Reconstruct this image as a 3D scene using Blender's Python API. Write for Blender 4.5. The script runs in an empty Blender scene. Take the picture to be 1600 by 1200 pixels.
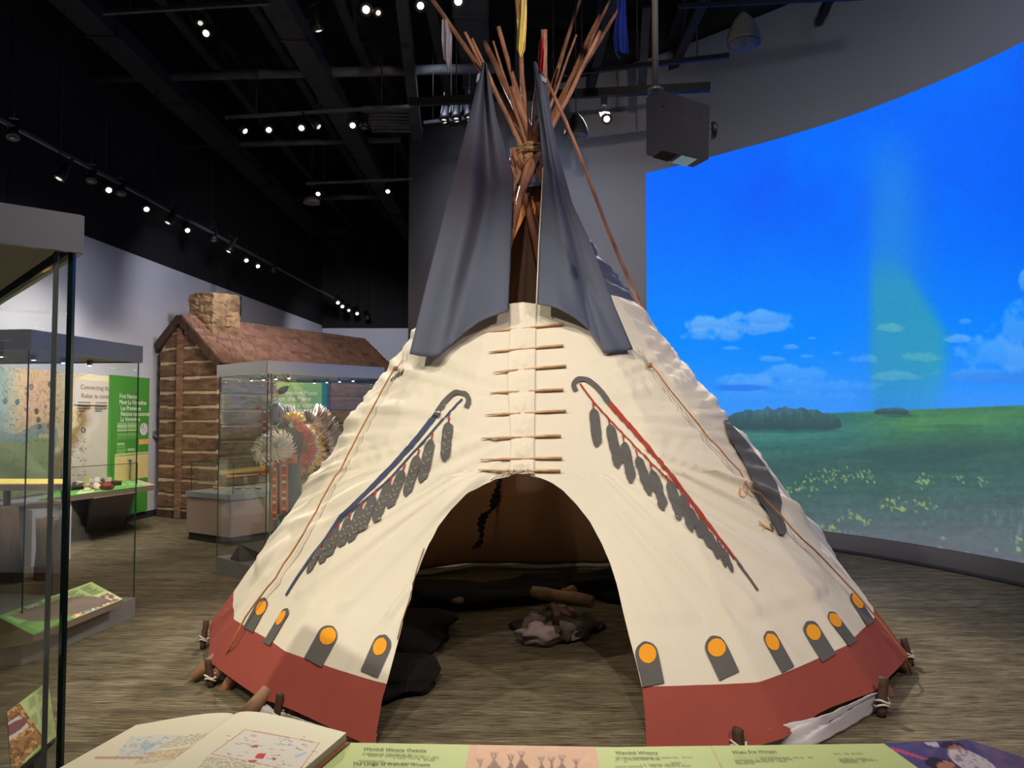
import bpy, bmesh, math, random
import numpy as np
from mathutils import Vector, Matrix, Quaternion
from mathutils.bvhtree import BVHTree
random.seed(7)
SC = bpy.context.scene
COL = SC.collection
R = math.radians

# ------------------------------------------------------------------ camera
FPX = 1200.0; EYE = 1.6; PIT = math.atan(50/1200)
cd = bpy.data.cameras.new('camera'); cd.lens = 27.0; cd.sensor_width = 36.0; cd.sensor_fit = 'HORIZONTAL'
cd.clip_start = 0.05; cd.clip_end = 200
cam = bpy.data.objects.new('camera', cd); COL.objects.link(cam)
cam.location = (0, 0, EYE); cam.rotation_euler = (R(90) + PIT, 0, 0)
SC.camera = cam
# ------------------------------------------------------------------ world, exposure
w = bpy.data.worlds.new('world'); SC.world = w; w.use_nodes = True
w.node_tree.nodes['Background'].inputs[0].default_value = (0.60, 0.66, 0.85, 1)
w.node_tree.nodes['Background'].inputs[1].default_value = 0.028
SC.view_settings.view_transform = 'Standard'; SC.view_settings.look = 'None'
SC.view_settings.exposure = 0.0; SC.view_settings.gamma = 1.0
SC.view_settings.use_curve_mapping = False
SC.cycles.transparent_max_bounces = 40

def spot(name, loc, target, energy, color, angle, blend=0.5, radius=0.04):
    l = bpy.data.lights.new(name, 'SPOT'); l.energy = energy; l.color = color
    l.spot_size = R(angle); l.spot_blend = blend; l.shadow_soft_size = radius
    o = bpy.data.objects.new(name, l); COL.objects.link(o); o.location = loc
    o.rotation_euler = (Vector(target) - Vector(loc)).to_track_quat('-Z', 'Y').to_euler()
    return o
WARM = (1.0, 0.86, 0.62); WHITE = (1.0, 0.93, 0.82); PINK = (1.0, 0.86, 0.84); COOL = (0.80, 0.85, 1.0)
# lamps on the gallery ceiling (heads hang on the rails above and behind the visitor); the behind-tipi, map and provision spots are added
spot('spot_tipi_key', (-0.15, -0.1, 5.5), (0.1, 5.0, 0.9), 570, PINK, 62, 0.6, 0.02)
spot('spot_tipi_near', (-0.8, 2.2, 5.6), (0.1, 4.2, 0.5), 400, (1.0, 0.94, 0.72), 70, 0.8, 0.02)
spot('spot_tipi_left', (-4.2, 1.2, 5.4), (-0.7, 5.2, 1.2), 900, (1.0, 0.93, 0.78), 42, 0.7, 0.05)
spot('spot_tipi_right', (3.6, 1.0, 5.4), (1.0, 5.2, 0.9), 620, (1.0, 0.88, 0.82), 50, 0.7, 0.05)
spot('spot_poles', (1.2, 1.8, 4.4), (0.3, 6.3, 4.9), 560, (1.0, 0.86, 0.74), 44, 0.6, 0.04)
spot('spot_rail_text', (0.0, 0.2, 4.6), (0.0, 1.6, 0.8), 190, (1.0, 0.97, 0.82), 75, 0.8, 0.10)
spot('spot_floor_aisle', (-2.6, 6.5, 5.2), (-3.9, 8.6, 0), 330, WARM, 46, 0.7, 0.05)
spot('spot_floor_front', (-2.2, 3.0, 5.2), (-2.6, 5.2, 0), 280, WARM, 60, 0.9, 0.05)
spot('spot_floor_mid', (-1.8, 5.6, 5.2), (-3.0, 6.8, 0), 90, WARM, 36, 0.5, 0.05)
spot('spot_cabin', (-2.6, 8.4, 4.2), (-4.6, 12.4, 1.4), 480, (1.0, 0.84, 0.62), 60, 0.7, 0.05)
spot('spot_cabin_roof', (-1.6, 10.6, 5.6), (-3.8, 13.8, 2.6), 300, (1.0, 0.88, 0.80), 60, 0.7, 0.05)
spot('spot_wall_left', (-3.6, 8.4, 4.3), (-5.9, 9.8, 1.9), 170, (0.86, 0.87, 1.0), 90, 0.9, 0.15)
spot('spot_wall_left_near', (-3.2, 6.0, 4.3), (-5.9, 7.6, 1.9), 150, (0.86, 0.87, 1.0), 90, 0.9, 0.15)
spot('spot_wall_left_far', (-3.6, 11.0, 4.3), (-5.6, 13.6, 3.2), 170, (0.90, 0.89, 1.0), 90, 0.9, 0.15)
spot('spot_wall_back', (-3.4, 16.5, 4.4), (-4.3, 20.5, 2.8), 330, (0.9, 0.9, 1.0), 80, 0.8, 0.15)
spot('spot_wall_centre', (-1.0, 9.9, 6.2), (-0.3, 12.6, 3.0), 150, (0.70, 0.80, 1.0), 120, 0.9, 0.3)
spot('spot_wall_right', (2.2, 3.2, 5.2), (4.2, 8.9, 6.2), 300, (0.80, 0.84, 1.0), 70, 0.9, 0.3)
spot('spot_added_behind_tipi', (1.2, 9.6, 5.6), (0.4, 6.4, 1.6), 3000, (1.0, 0.93, 0.84), 60, 0.8, 0.2)  # added lamp, shines through the canvas to make the inside glow
spot('spot_added_behind_tipi_left', (-1.6, 9.8, 5.6), (0.0, 6.4, 1.6), 2200, (1.0, 0.93, 0.84), 60, 0.8, 0.2)  # second added lamp for the glow inside the tipi
spot('spot_added_map', (-3.9, 7.6, 4.0), (-5.95, 8.6, 1.5), 650, (1.0, 0.92, 0.78), 80, 0.8, 0.1)  # added lamp to brighten the map mural
spot('spot_added_map_far', (-4.3, 9.2, 4.0), (-5.95, 9.8, 1.3), 330, (1.0, 0.93, 0.78), 80, 0.8, 0.1)  # second added lamp brightening the mural
spot('spot_banner', (-3.6, 10.2, 4.0), (-5.8, 11.4, 1.4), 190, (1.0, 0.95, 0.8), 50, 0.8, 0.1)
spot('spot_added_provision', (-2.3, 8.4, 4.0), (-2.8, 9.9, 1.7), 280, (1.0, 0.95, 0.75), 40, 0.8, 0.1)  # added warm lamp to offset the blue light on the green panel
spot('spot_projector_spill', (1.9, 4.2, 3.9), (4.1, 8.8, 0.2), 850, (0.80, 0.78, 1.0), 48, 0.9, 0.1)

# ------------------------------------------------------------------ pixel measuring helpers
FW = Vector((0, math.cos(PIT), math.sin(PIT))); UPV = Vector((0, -math.sin(PIT), math.cos(PIT)))
CAM = Vector((0, 0, EYE))
def ray(px, py): return FW + Vector((1, 0, 0))*((px-800)/FPX) + UPV*((600-py)/FPX)
def atY(px, py, Y):
    r = ray(px, py); return CAM + r*(Y/r.y)
def atZ(px, py, Z):
    r = ray(px, py); return CAM + r*((Z-EYE)/r.z)
def proj(p):
    d = Vector(p) - CAM; z = d.dot(FW)
    return 800 + FPX*d.x/z, 600 - FPX*d.dot(UPV)/z
def projN(P):
    d = P - np.array(CAM); z = d @ np.array(FW)
    return 800 + FPX*d[:, 0]/z, 600 - FPX*(d @ np.array(UPV))/z
def lin1(v):
    v = v/255.0
    return v/12.92 if v <= 0.04045 else ((v+0.055)/1.055)**2.4
def C3(r, g, b): return (lin1(r), lin1(g), lin1(b), 1.0)
def linN(a):
    a = np.clip(a, 0, 255)/255.0
    return np.where(a <= 0.04045, a/12.92, ((a+0.055)/1.055)**2.4)

# ------------------------------------------------------------------ numpy painting helpers
def _h(ix, iy, s):
    n = (ix.astype(np.int64)*374761393 + iy.astype(np.int64)*668265263 + s*1274126177) & 0x7fffffff
    n = ((n ^ (n >> 13))*1274126177) & 0x7fffffff
    return ((n ^ (n >> 16)) & 0xffff)/65535.0
def vnoise(x, y, s=0):
    x = np.asarray(x, float); y = np.asarray(y, float)
    ix = np.floor(x); iy = np.floor(y); fx = x-ix; fy = y-iy
    fx = fx*fx*(3-2*fx); fy = fy*fy*(3-2*fy)
    a = _h(ix, iy, s); b = _h(ix+1, iy, s); c = _h(ix, iy+1, s); d = _h(ix+1, iy+1, s)
    return (a*(1-fx)+b*fx)*(1-fy) + (c*(1-fx)+d*fx)*fy
def fbm(x, y, s=0, o=4):
    t = 0; a = 0.5; n = 0
    for k in range(o):
        t = t + a*vnoise(x*2**k, y*2**k, s+k*17); n += a; a *= 0.5
    return t/n
def sstep(a, b, x):
    t = np.clip((x-a)/(b-a), 0, 1); return t*t*(3-2*t)
def inpoly(x, y, poly):
    r = np.zeros(x.shape, bool); n = len(poly)
    for i in range(n):
        x1, y1 = poly[i]; x2, y2 = poly[(i+1) % n]
        if y1 == y2: continue
        c = ((y1 > y) != (y2 > y)) & (x < (x2-x1)*(y-y1)/(y2-y1)+x1)
        r ^= c
    return r
def segd(x, y, pts):
    d = np.full(x.shape, 1e9)
    for (x1, y1), (x2, y2) in zip(pts[:-1], pts[1:]):
        vx, vy = x2-x1, y2-y1; L = vx*vx+vy*vy+1e-9
        t = np.clip(((x-x1)*vx+(y-y1)*vy)/L, 0, 1)
        d = np.minimum(d, np.hypot(x-x1-t*vx, y-y1-t*vy))
    return d
def ell(x, y, cx, cy, rx, ry, a=0):
    c, s = math.cos(R(a)), math.sin(R(a)); dx, dy = x-cx, y-cy
    return ((dx*c+dy*s)/rx)**2 + ((-dx*s+dy*c)/ry)**2
class Paint:
    def __init__(s, n, base): s.c = np.tile(np.array(base, float), (n, 1))
    def put(s, mask, col, a=1.0):
        m = (np.asarray(mask, float)*a)[:, None]; s.c = s.c*(1-m) + np.array(col, float)*m
    def lines(s, u, v, box, rows, col, a=0.8, seed=1, fill=0.55, freq=60):
        u0, v0, u1, v1 = box
        m = (u > u0) & (u < u1) & (v > v0) & (v < v1)
        k = np.floor((v-v0)/(v1-v0)*rows); f = (v-v0)/(v1-v0)*rows-k
        end = u1-(u1-u0)*0.35*_h(k, k*0+3, seed)*(_h(k, k*0+5, seed) > 0.5)
        m &= (f < fill) & (u < end)
        s.put(m, col, a)

# ------------------------------------------------------------------ materials
MATS = {}
def material(name, rgb, rough=0.7, metal=0.0, var=0.0, vscale=6.0, bump=0.0, bscale=40.0, emit=None, estr=1.0, spec=0.3, stretch=(1,1,1), col2=None, sheen=0.0, transl=0.0, tcol=None):
    if name in MATS: return MATS[name]
    m = bpy.data.materials.new(name); m.use_nodes = True; MATS[name] = m
    nt = m.node_tree; N = nt.nodes; L = nt.links; b = N['Principled BSDF']
    c = C3(*rgb); b.inputs['Base Color'].default_value = c
    b.inputs['Roughness'].default_value = rough; b.inputs['Metallic'].default_value = metal
    b.inputs['Specular IOR Level'].default_value = spec
    if sheen: b.inputs['Sheen Weight'].default_value = sheen
    tc = N.new('ShaderNodeTexCoord'); mp = N.new('ShaderNodeMapping'); mp.inputs['Scale'].default_value = stretch
    L.new(tc.outputs['Object'], mp.inputs[0])
    if var or col2:
        n = N.new('ShaderNodeTexNoise'); n.inputs['Scale'].default_value = vscale; n.inputs['Detail'].default_value = 5
        L.new(mp.outputs[0], n.inputs['Vector'])
        rp = N.new('ShaderNodeValToRGB'); rp.color_ramp.elements[0].position = 0.3; rp.color_ramp.elements[1].position = 0.7
        d = C3(*col2) if col2 else (c[0]*(1-var), c[1]*(1-var), c[2]*(1-var), 1)
        u = c if col2 else (min(1, c[0]*(1+var)), min(1, c[1]*(1+var)), min(1, c[2]*(1+var)), 1)
        rp.color_ramp.elements[0].color = d; rp.color_ramp.elements[1].color = u
        L.new(n.outputs['Fac'], rp.inputs[0]); L.new(rp.outputs[0], b.inputs['Base Color'])
    if bump:
        n2 = N.new('ShaderNodeTexNoise'); n2.inputs['Scale'].default_value = bscale; n2.inputs['Detail'].default_value = 4
        L.new(mp.outputs[0], n2.inputs['Vector'])
        bp = N.new('ShaderNodeBump'); bp.inputs['Strength'].default_value = bump; bp.inputs['Distance'].default_value = 0.02
        L.new(n2.outputs['Fac'], bp.inputs['Height']); L.new(bp.outputs[0], b.inputs['Normal'])
    if emit:
        b.inputs['Emission Color'].default_value = C3(*emit); b.inputs['Emission Strength'].default_value = estr
    if transl:
        out = N['Material Output']; tr = N.new('ShaderNodeBsdfTranslucent'); tr.inputs[0].default_value = C3(*tcol) if tcol else c
        mx = N.new('ShaderNodeMixShader'); mx.inputs[0].default_value = transl
        L.new(b.outputs[0], mx.inputs[1]); L.new(tr.outputs[0], mx.inputs[2]); L.new(mx.outputs[0], out.inputs[0])
    return m
def color_attr_material(name, emission=0.0, rough=0.6, diffuse=1.0):
    if name in MATS: return MATS[name]
    m = bpy.data.materials.new(name); m.use_nodes = True; MATS[name] = m
    nt = m.node_tree; N = nt.nodes; L = nt.links; b = N['Principled BSDF']
    a = N.new('ShaderNodeAttribute'); a.attribute_name = 'paint'
    b.inputs['Roughness'].default_value = rough; b.inputs['Specular IOR Level'].default_value = 0.25
    if emission:
        b.inputs['Base Color'].default_value = (0.015, 0.015, 0.015, 1); b.inputs['Specular IOR Level'].default_value = 0
        L.new(a.outputs['Color'], b.inputs['Emission Color']); b.inputs['Emission Strength'].default_value = emission
    else: L.new(a.outputs['Color'], b.inputs['Base Color'])
    return m
def glass_material():
    m = bpy.data.materials.new('case glass'); m.use_nodes = True
    nt = m.node_tree; N = nt.nodes; L = nt.links; N.remove(N['Principled BSDF'])
    t = N.new('ShaderNodeBsdfTransparent'); t.inputs[0].default_value = (0.985, 0.992, 0.988, 1)
    g = N.new('ShaderNodeBsdfGlossy'); g.inputs['Roughness'].default_value = 0.0
    f = N.new('ShaderNodeLayerWeight'); f.inputs['Blend'].default_value = 0.5
    pw = N.new('ShaderNodeMath'); pw.operation = 'POWER'; L.new(f.outputs['Facing'], pw.inputs[0]); pw.inputs[1].default_value = 5.0
    ma = N.new('ShaderNodeMath'); ma.operation = 'MULTIPLY_ADD'; L.new(pw.outputs[0], ma.inputs[0]); ma.inputs[1].default_value = 0.5; ma.inputs[2].default_value = 0.035
    mx = N.new('ShaderNodeMixShader'); L.new(ma.outputs[0], mx.inputs[0]); L.new(t.outputs[0], mx.inputs[1]); L.new(g.outputs[0], mx.inputs[2])
    L.new(mx.outputs[0], N['Material Output'].inputs[0]); return m
GLASS = glass_material()
GEDGE = material('glass edge', (20, 62, 50), 0.15, spec=0.6)
SILVER = material('aluminium strip', (128, 132, 130), 0.35, metal=0.6)
BLACKM = material('black metal', (13, 13, 14), 0.5, var=0.2)
DARKM = material('dark ceiling steel', (30, 30, 31), 0.8, var=0.3)
LAMPON = material('lit lamp lens', (255, 250, 240), 0.3, emit=(255, 246, 225), estr=5)
LAMPDIM = material('dim lamp lens', (200, 198, 190), 0.3, emit=(255, 246, 225), estr=0.7)
LAMPOFF = material('unlit lamp lens', (60, 60, 62), 0.2, spec=0.6)
LAMPHOT = material('bright lamp lens', (255, 250, 240), 0.3, emit=(255, 240, 214), estr=14)
HEADER = material('case header paint', (128, 128, 134), 0.28, metal=0.35, var=0.03, vscale=3, spec=0.7)
PLINTH = material('case plinth paint', (112, 110, 108), 0.6, var=0.04, vscale=4)
WOODPOLE = material('peeled pole wood', (186, 134, 102), 0.5, col2=(128, 84, 62), vscale=9, stretch=(1, 1, 0.25), bump=0.5, bscale=22, spec=0.35)
WOODDARK = material('dark weathered wood', (88, 62, 48), 0.7, col2=(50, 36, 30), vscale=8, stretch=(1, 1, 0.3), bump=0.5, bscale=30)
PINW = material('pale lacing wood', (206, 172, 132), 0.6, col2=(170, 130, 92), vscale=14, bump=0.2)
ROPE = material('tan rope', (150, 120, 80), 0.9, var=0.3, vscale=60, bump=0.5, bscale=90)
ROPEW = material('white cotton cord', (190, 180, 168), 0.9, var=0.15, vscale=60)

# ------------------------------------------------------------------ mesh helpers
class MB:
    def __init__(s): s.bm = bmesh.new()
    def face(s, pts, mi=0, smooth=False):
        try:
            f = s.bm.faces.new([s.bm.verts.new(p) for p in pts]); f.material_index = mi; f.smooth = smooth; return f
        except ValueError: return None
    def box(s, c, size, rot=None, mi=0, taper=1.0):
        c = Vector(c); hx, hy, hz = size[0]/2, size[1]/2, size[2]/2
        M = rot.to_3x3() if rot is not None else Matrix.Identity(3)
        v = []
        for z in (-1, 1):
            k = taper if z > 0 else 1.0
            for x, y in ((-1, -1), (1, -1), (1, 1), (-1, 1)):
                v.append(s.bm.verts.new(c + M @ Vector((x*hx*k, y*hy*k, z*hz))))
        for q in ((0, 3, 2, 1), (4, 5, 6, 7), (0, 1, 5, 4), (1, 2, 6, 5), (2, 3, 7, 6), (3, 0, 4, 7)):
            f = s.bm.faces.new([v[i] for i in q]); f.material_index = mi
        return s
    def bar(s, a, b, wid, hgt, mi=0, up=Vector((0, 0, 1))):
        a = Vector(a); b = Vector(b); d = (b-a)
        x = d.normalized(); y = up.cross(x)
        if y.length < 1e-5: y = Vector((0, 1, 0)).cross(x)
        y.normalize(); z = x.cross(y)
        M = Matrix((x, y, z)).transposed()
        return s.box((a+b)/2, (d.length, wid, hgt), M.to_4x4(), mi)
    def tube(s, pts, rad, seg=8, mi=0, cap=True, smooth=True):
        pts = [Vector(p) for p in pts]; n = len(pts)
        if not hasattr(rad, '__len__'): rad = [rad]*n
        rings = []; prev = None
        for i, p in enumerate(pts):
            t = (pts[min(i+1, n-1)]-pts[max(i-1, 0)]).normalized()
            if prev is None:
                a = Vector((0, 0, 1)) if abs(t.z) < 0.9 else Vector((1, 0, 0)); x = a.cross(t).normalized()
            else:
                x = (prev - t*prev.dot(t)).normalized()
            prev = x; y = t.cross(x)
            rings.append([s.bm.verts.new(p + (x*math.cos(2*math.pi*k/seg)+y*math.sin(2*math.pi*k/seg))*rad[i]) for k in range(seg)])
        for i in range(n-1):
            for k in range(seg):
                f = s.bm.faces.new((rings[i][k], rings[i][(k+1) % seg], rings[i+1][(k+1) % seg], rings[i+1][k])); f.smooth = smooth; f.material_index = mi
        if cap:
            f = s.bm.faces.new(rings[0][::-1]); f.material_index = mi
            f = s.bm.faces.new(rings[-1]); f.material_index = mi
        return s
    def lathe(s, prof, c=(0, 0, 0), seg=24, mi=0, M=None, sx=1, sy=1):
        c = Vector(c); rings = []
        for r, z in prof:
            ring = []
            for k in range(seg):
                a = 2*math.pi*k/seg; v = Vector((math.cos(a)*r*sx, math.sin(a)*r*sy, z))
                if M is not None: v = M @ v
                ring.append(s.bm.verts.new(c+v))
            rings.append(ring)
        for i in range(len(rings)-1):
            for k in range(seg):
                f = s.bm.faces.new((rings[i][k], rings[i][(k+1) % seg], rings[i+1][(k+1) % seg], rings[i+1][k])); f.smooth = True; f.material_index = mi
        s.bm.faces.new(rings[0][::-1]).material_index = mi; s.bm.faces.new(rings[-1]).material_index = mi
        return s
    def grid(s, fn, nu, nv, mi=0, smooth=True, uflip=False):
        V = [[s.bm.verts.new(fn(i/nu, j/nv)) for i in range(nu+1)] for j in range(nv+1)]
        for j in range(nv):
            for i in range(nu):
                q = (V[j][i], V[j][i+1], V[j+1][i+1], V[j+1][i])
                f = s.bm.faces.new(q[::-1] if uflip else q); f.smooth = smooth; f.material_index = mi if not callable(mi) else mi(i/nu, j/nv)
        return V
    def blob(s, c, size, seed=0, amp=0.15, freq=2.0, sub=3, M=None, mi=0, flat=None):
        import mathutils.noise as mn
        r = bmesh.ops.create_icosphere(s.bm, subdivisions=sub, radius=1.0)
        c = Vector(c)
        for v in r['verts']:
            p = v.co.copy(); k = 1 + amp*mn.noise(p*freq + Vector((seed*3.1, seed*1.7, seed)))*2
            p = Vector((p.x*size[0]*k, p.y*size[1]*k, p.z*size[2]*k))
            if M is not None: p = M @ p
            if flat is not None: p.z = max(p.z, flat)
            v.co = c + p
        for f in {f for v in r['verts'] for f in v.link_faces}: f.smooth = True; f.material_index = mi
        return s
    def build(s, name, mats, parent=None, solid=0.0, bevel=0.0, subs=0, fix=True):
        me = bpy.data.meshes.new(name)
        if fix: bmesh.ops.recalc_face_normals(s.bm, faces=s.bm.faces)
        s.bm.to_mesh(me); s.bm.free()
        for m in (mats if isinstance(mats, (list, tuple)) else [mats]): me.materials.append(m)
        o = bpy.data.objects.new(name, me); COL.objects.link(o)
        setp(o, parent)
        if bevel:
            b = o.modifiers.new('bevel', 'BEVEL'); b.width = bevel; b.segments = 2; b.limit_method = 'ANGLE'
        if solid:
            b = o.modifiers.new('solid', 'SOLIDIFY'); b.thickness = solid; b.offset = 0
        if subs:
            b = o.modifiers.new('sub', 'SUBSURF'); b.levels = subs; b.render_levels = subs
        return o
def wmat(o):
    M = Matrix.LocRotScale(o.location, o.rotation_euler, o.scale)
    return (wmat(o.parent) @ o.matrix_parent_inverse @ M) if o.parent else M
def setp(o, parent):
    if parent is not None:
        o.parent = parent; o.matrix_parent_inverse = wmat(parent).inverted()
def tag(o, label=None, cat=None, group=None, kind=None):
    if label: o['label'] = label
    if cat: o['category'] = cat
    if group: o['group'] = group
    if kind: o['kind'] = kind
    return o
def thing(name, label, cat, loc=(0, 0, 0), group=None, rz=0, kind=None):
    o = bpy.data.objects.new(name, None); COL.objects.link(o); o.location = loc; o.rotation_euler = (0, 0, rz)
    o.empty_display_size = 0.1
    return tag(o, label, cat, group, kind)
def struct(name, mb, mats, **k):
    o = mb.build(name, mats, **k); o['kind'] = 'structure'; return o
def dup(root, loc, rot=None, label=None, group=None, parent=None):
    r = root.copy(); COL.objects.link(r); r.location = loc
    if rot is not None: r.rotation_euler = rot
    if label: r['label'] = label
    if group: r['group'] = group
    for ch in list(root.children):
        if ch.name.startswith('stem'): continue
        c = ch.copy(); COL.objects.link(c); c.parent = r
        for g in ch.children:
            d = g.copy(); COL.objects.link(d); d.parent = c
    return r
def painted(name, q, nx, ny, fn, parent=None, mat=None, surf=None):
    """grid on the quad q = (top left, top right, bottom right, bottom left) carrying one painted colour per vertex"""
    u, v = np.meshgrid(np.linspace(0, 1, nx+1), np.linspace(0, 1, ny+1)); u = u.ravel(); v = v.ravel()
    if surf is not None: P = surf(u, v)
    else:
        a, b, c, d = [np.array(p) for p in q]
        P = (a*(1-u)[:, None]+b*u[:, None])*(1-v)[:, None] + (d*(1-u)[:, None]+c*u[:, None])*v[:, None]
    x, y = projN(P)
    rgb = fn(u, v, x, y)
    me = bpy.data.meshes.new(name)
    i, j = np.meshgrid(np.arange(nx), np.arange(ny)); k = (j*(nx+1)+i).ravel()
    F = np.stack([k, k+nx+1, k+nx+2, k+1], 1)
    me.vertices.add(len(P)); me.vertices.foreach_set('co', P.astype(np.float32).ravel())
    me.loops.add(F.size); me.loops.foreach_set('vertex_index', F.ravel().astype(np.int32))
    me.polygons.add(len(F)); me.polygons.foreach_set('loop_start', np.arange(0, F.size, 4, dtype=np.int32))
    me.update(calc_edges=True); me.validate()
    at = me.color_attributes.new('paint', 'FLOAT_COLOR', 'POINT')
    rgba = np.ones((len(P), 4), np.float32); rgba[:, :3] = linN(rgb)
    at.data.foreach_set('color', rgba.ravel())
    me.materials.append(mat or color_attr_material('printed surface'))
    o = bpy.data.objects.new(name, me); COL.objects.link(o); setp(o, parent); return o
TXT = {}
def text(body, origin, xdir, ydir, size, mat, parent, name='lettering', depth=0.0008, narrow=1.0, align='LEFT', spacing=1.0):
    c = bpy.data.curves.new(name, 'FONT'); c.body = body; c.size = size; c.extrude = depth; c.align_x = align; c.space_line = spacing
    c.resolution_u = 3
    o = bpy.data.objects.new(name, c); COL.objects.link(o); c.materials.append(mat)
    x = Vector(xdir).normalized(); y = Vector(ydir); y = (y - x*y.dot(x)).normalized(); z = x.cross(y)
    M = Matrix((x, y, z)).transposed().to_4x4(); M.translation = Vector(origin) + z*0.002
    M = M @ Matrix.Diagonal((narrow, 1, 1, 1))
    if parent is not None: o.parent = parent; o.matrix_parent_inverse = wmat(parent).inverted()
    o.matrix_basis = M
    bpy.context.view_layer.update(); dg = bpy.context.evaluated_depsgraph_get()
    me = bpy.data.meshes.new_from_object(o.evaluated_get(dg)); me.name = name
    o2 = bpy.data.objects.new(name, me); COL.objects.link(o2)
    if parent is not None: o2.parent = parent; o2.matrix_parent_inverse = o.matrix_parent_inverse.copy()
    o2.matrix_basis = M; bpy.data.objects.remove(o); 
    return o2
# ================================================================== the room
def floor_material():
    m = bpy.data.materials.new('carpet'); m.use_nodes = True
    nt = m.node_tree; N = nt.nodes; L = nt.links; b = N['Principled BSDF']
    b.inputs['Roughness'].default_value = 0.95; b.inputs['Specular IOR Level'].default_value = 0.1
    tc = N.new('ShaderNodeTexCoord')
    def noise(scale, sc, det=5, dist=0.0):
        mp = N.new('ShaderNodeMapping'); mp.inputs['Scale'].default_value = sc; L.new(tc.outputs['Object'], mp.inputs[0])
        n = N.new('ShaderNodeTexNoise'); n.inputs['Scale'].default_value = scale; n.inputs['Detail'].default_value = det
        n.inputs['Distortion'].default_value = dist
        L.new(mp.outputs[0], n.inputs['Vector']); return n.outputs['Fac']
    def ramp(src, p0, c0, p1, c1):
        r = N.new('ShaderNodeValToRGB'); r.color_ramp.elements[0].position = p0; r.color_ramp.elements[1].position = p1
        r.color_ramp.elements[0].color = c0; r.color_ramp.elements[1].color = c1; L.new(src, r.inputs[0]); return r.outputs[0]
    def mul(a, bb, f=1.0):
        x = N.new('ShaderNodeMix'); x.data_type = 'RGBA'; x.blend_type = 'MULTIPLY'; x.inputs[0].default_value = f
        L.new(a, x.inputs[6]); L.new(bb, x.inputs[7]); return x.outputs[2]
    W = (1, 1, 1, 1)
    base = ramp(noise(2.2, (0.6, 5, 1), 4), 0.3, C3(94, 87, 71), 0.7, C3(130, 119, 97))
    fine = ramp(noise(7, (0.9, 15, 1), 6, 0.4), 0.36, C3(120, 116, 108), 0.62, W)
    vein = ramp(noise(2.6, (0.9, 7.5, 1), 5, 1.8), 0.485, W, 0.5, (0.42, 0.40, 0.36, 1))
    vein2 = ramp(noise(2.6, (0.9, 7.5, 1), 5, 1.8), 0.5, (0.0, 0, 0, 1), 0.515, W)
    mx = N.new('ShaderNodeMix'); mx.data_type = 'RGBA'; mx.blend_type = 'LIGHTEN'; mx.inputs[0].default_value = 1
    L.new(vein, mx.inputs[6]); L.new(vein2, mx.inputs[7])
    br = N.new('ShaderNodeTexBrick'); br.inputs['Scale'].default_value = 1.0
    br.inputs['Brick Width'].default_value = 1.0; br.inputs['Row Height'].default_value = 0.25; br.inputs['Mortar Size'].default_value = 0.001
    br.inputs['Color1'].default_value = (1, 1, 1, 1); br.inputs['Color2'].default_value = (0.84, 0.83, 0.80, 1); br.inputs['Mortar'].default_value = (0.6, 0.6, 0.6, 1)
    L.new(tc.outputs['Object'], br.inputs['Vector'])
    L.new(mul(mul(mul(base, fine, 0.9), mx.outputs[2], 0.75), br.outputs['Color'], 0.8), b.inputs['Base Color'])
    bp = N.new('ShaderNodeBump'); bp.inputs['Strength'].default_value = 0.35; bp.inputs['Distance'].default_value = 0.01
    L.new(noise(7, (0.9, 15, 1), 6, 0.4), bp.inputs['Height']); L.new(bp.outputs[0], b.inputs['Normal'])
    return m
mb = MB(); mb.face([(-9, -3, 0), (7.5, -3, 0), (7.5, 26, 0), (-9, 26, 0)]); struct('floor', mb, floor_material())
CEILM = material('ceiling black paint', (13, 13, 14), 0.9, var=0.3, vscale=1.2)
mb = MB(); mb.box((-0.75, 11.5, 7.75), (16.5, 29, 0.1)); struct('ceiling', mb, CEILM)
LWM = material('pale lavender wall', (176, 176, 186), 0.5, var=0.02, vscale=1.0, spec=0.3)
BWM = material('black upper wall', (20, 20, 21), 0.85, var=0.1, vscale=1)
# left wall: runs almost along the view
WL0 = Vector((-6.60, -3.0, 0)); WD = (Vector((-5.2, 21.0, 0))-Vector((-5.75, 12.5, 0))).normalized()
WL0 = Vector((-5.75, 12.5, 0)) - WD*15.5; WL1 = Vector((-5.2, 21.0, 0))
WN = Vector((WD.y, -WD.x, 0))         # towards the room
def wl(t, z, off=0.0):                # point on the left wall at depth t
    k = (t-12.5)/WD.y; return Vector((-5.75, 12.5, 0)) + WD*k + WN*off + Vector((0, 0, z))
mb = MB(); mb.bar(WL0+Vector((0, 0, 2.04))-WN*0.06, WL1+Vector((0, 0, 2.04))-WN*0.06, 0.12, 4.08); struct('wall_left', mb, LWM)
mb = MB()
for k in range(12):
    a = -3+k*2.0; b = min(a+1.985, 21)
    mb.bar(wl(a, 5.89, -0.05), wl(b, 5.89, -0.05), 0.10, 3.62)
struct('wall_left_upper', mb, BWM)
mb = MB(); mb.bar(wl(-3, 0.05, 0.01), wl(21, 0.05, 0.01), 0.02, 0.10); struct('baseboard_left', mb, material('charcoal baseboard', (38, 38, 42), 0.6))
mb = MB(); mb.bar((-5.6, 21.06, 2.0), (0.5, 21.06, 2.0), 0.12, 4.02); struct('wall_back', mb, LWM)
mb = MB(); mb.bar((-5.6, 21.0, 5.86), (0.5, 21.0, 5.86), 0.10, 3.7); struct('wall_back_upper', mb, BWM)
# vertical joint line seen above the cabin
mb = MB(); mb.bar(wl(15.6, 3.3, 0.01), wl(15.62, 3.3, 0.01), 0.01, 1.5); struct('trim_1', mb, BWM)
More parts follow.
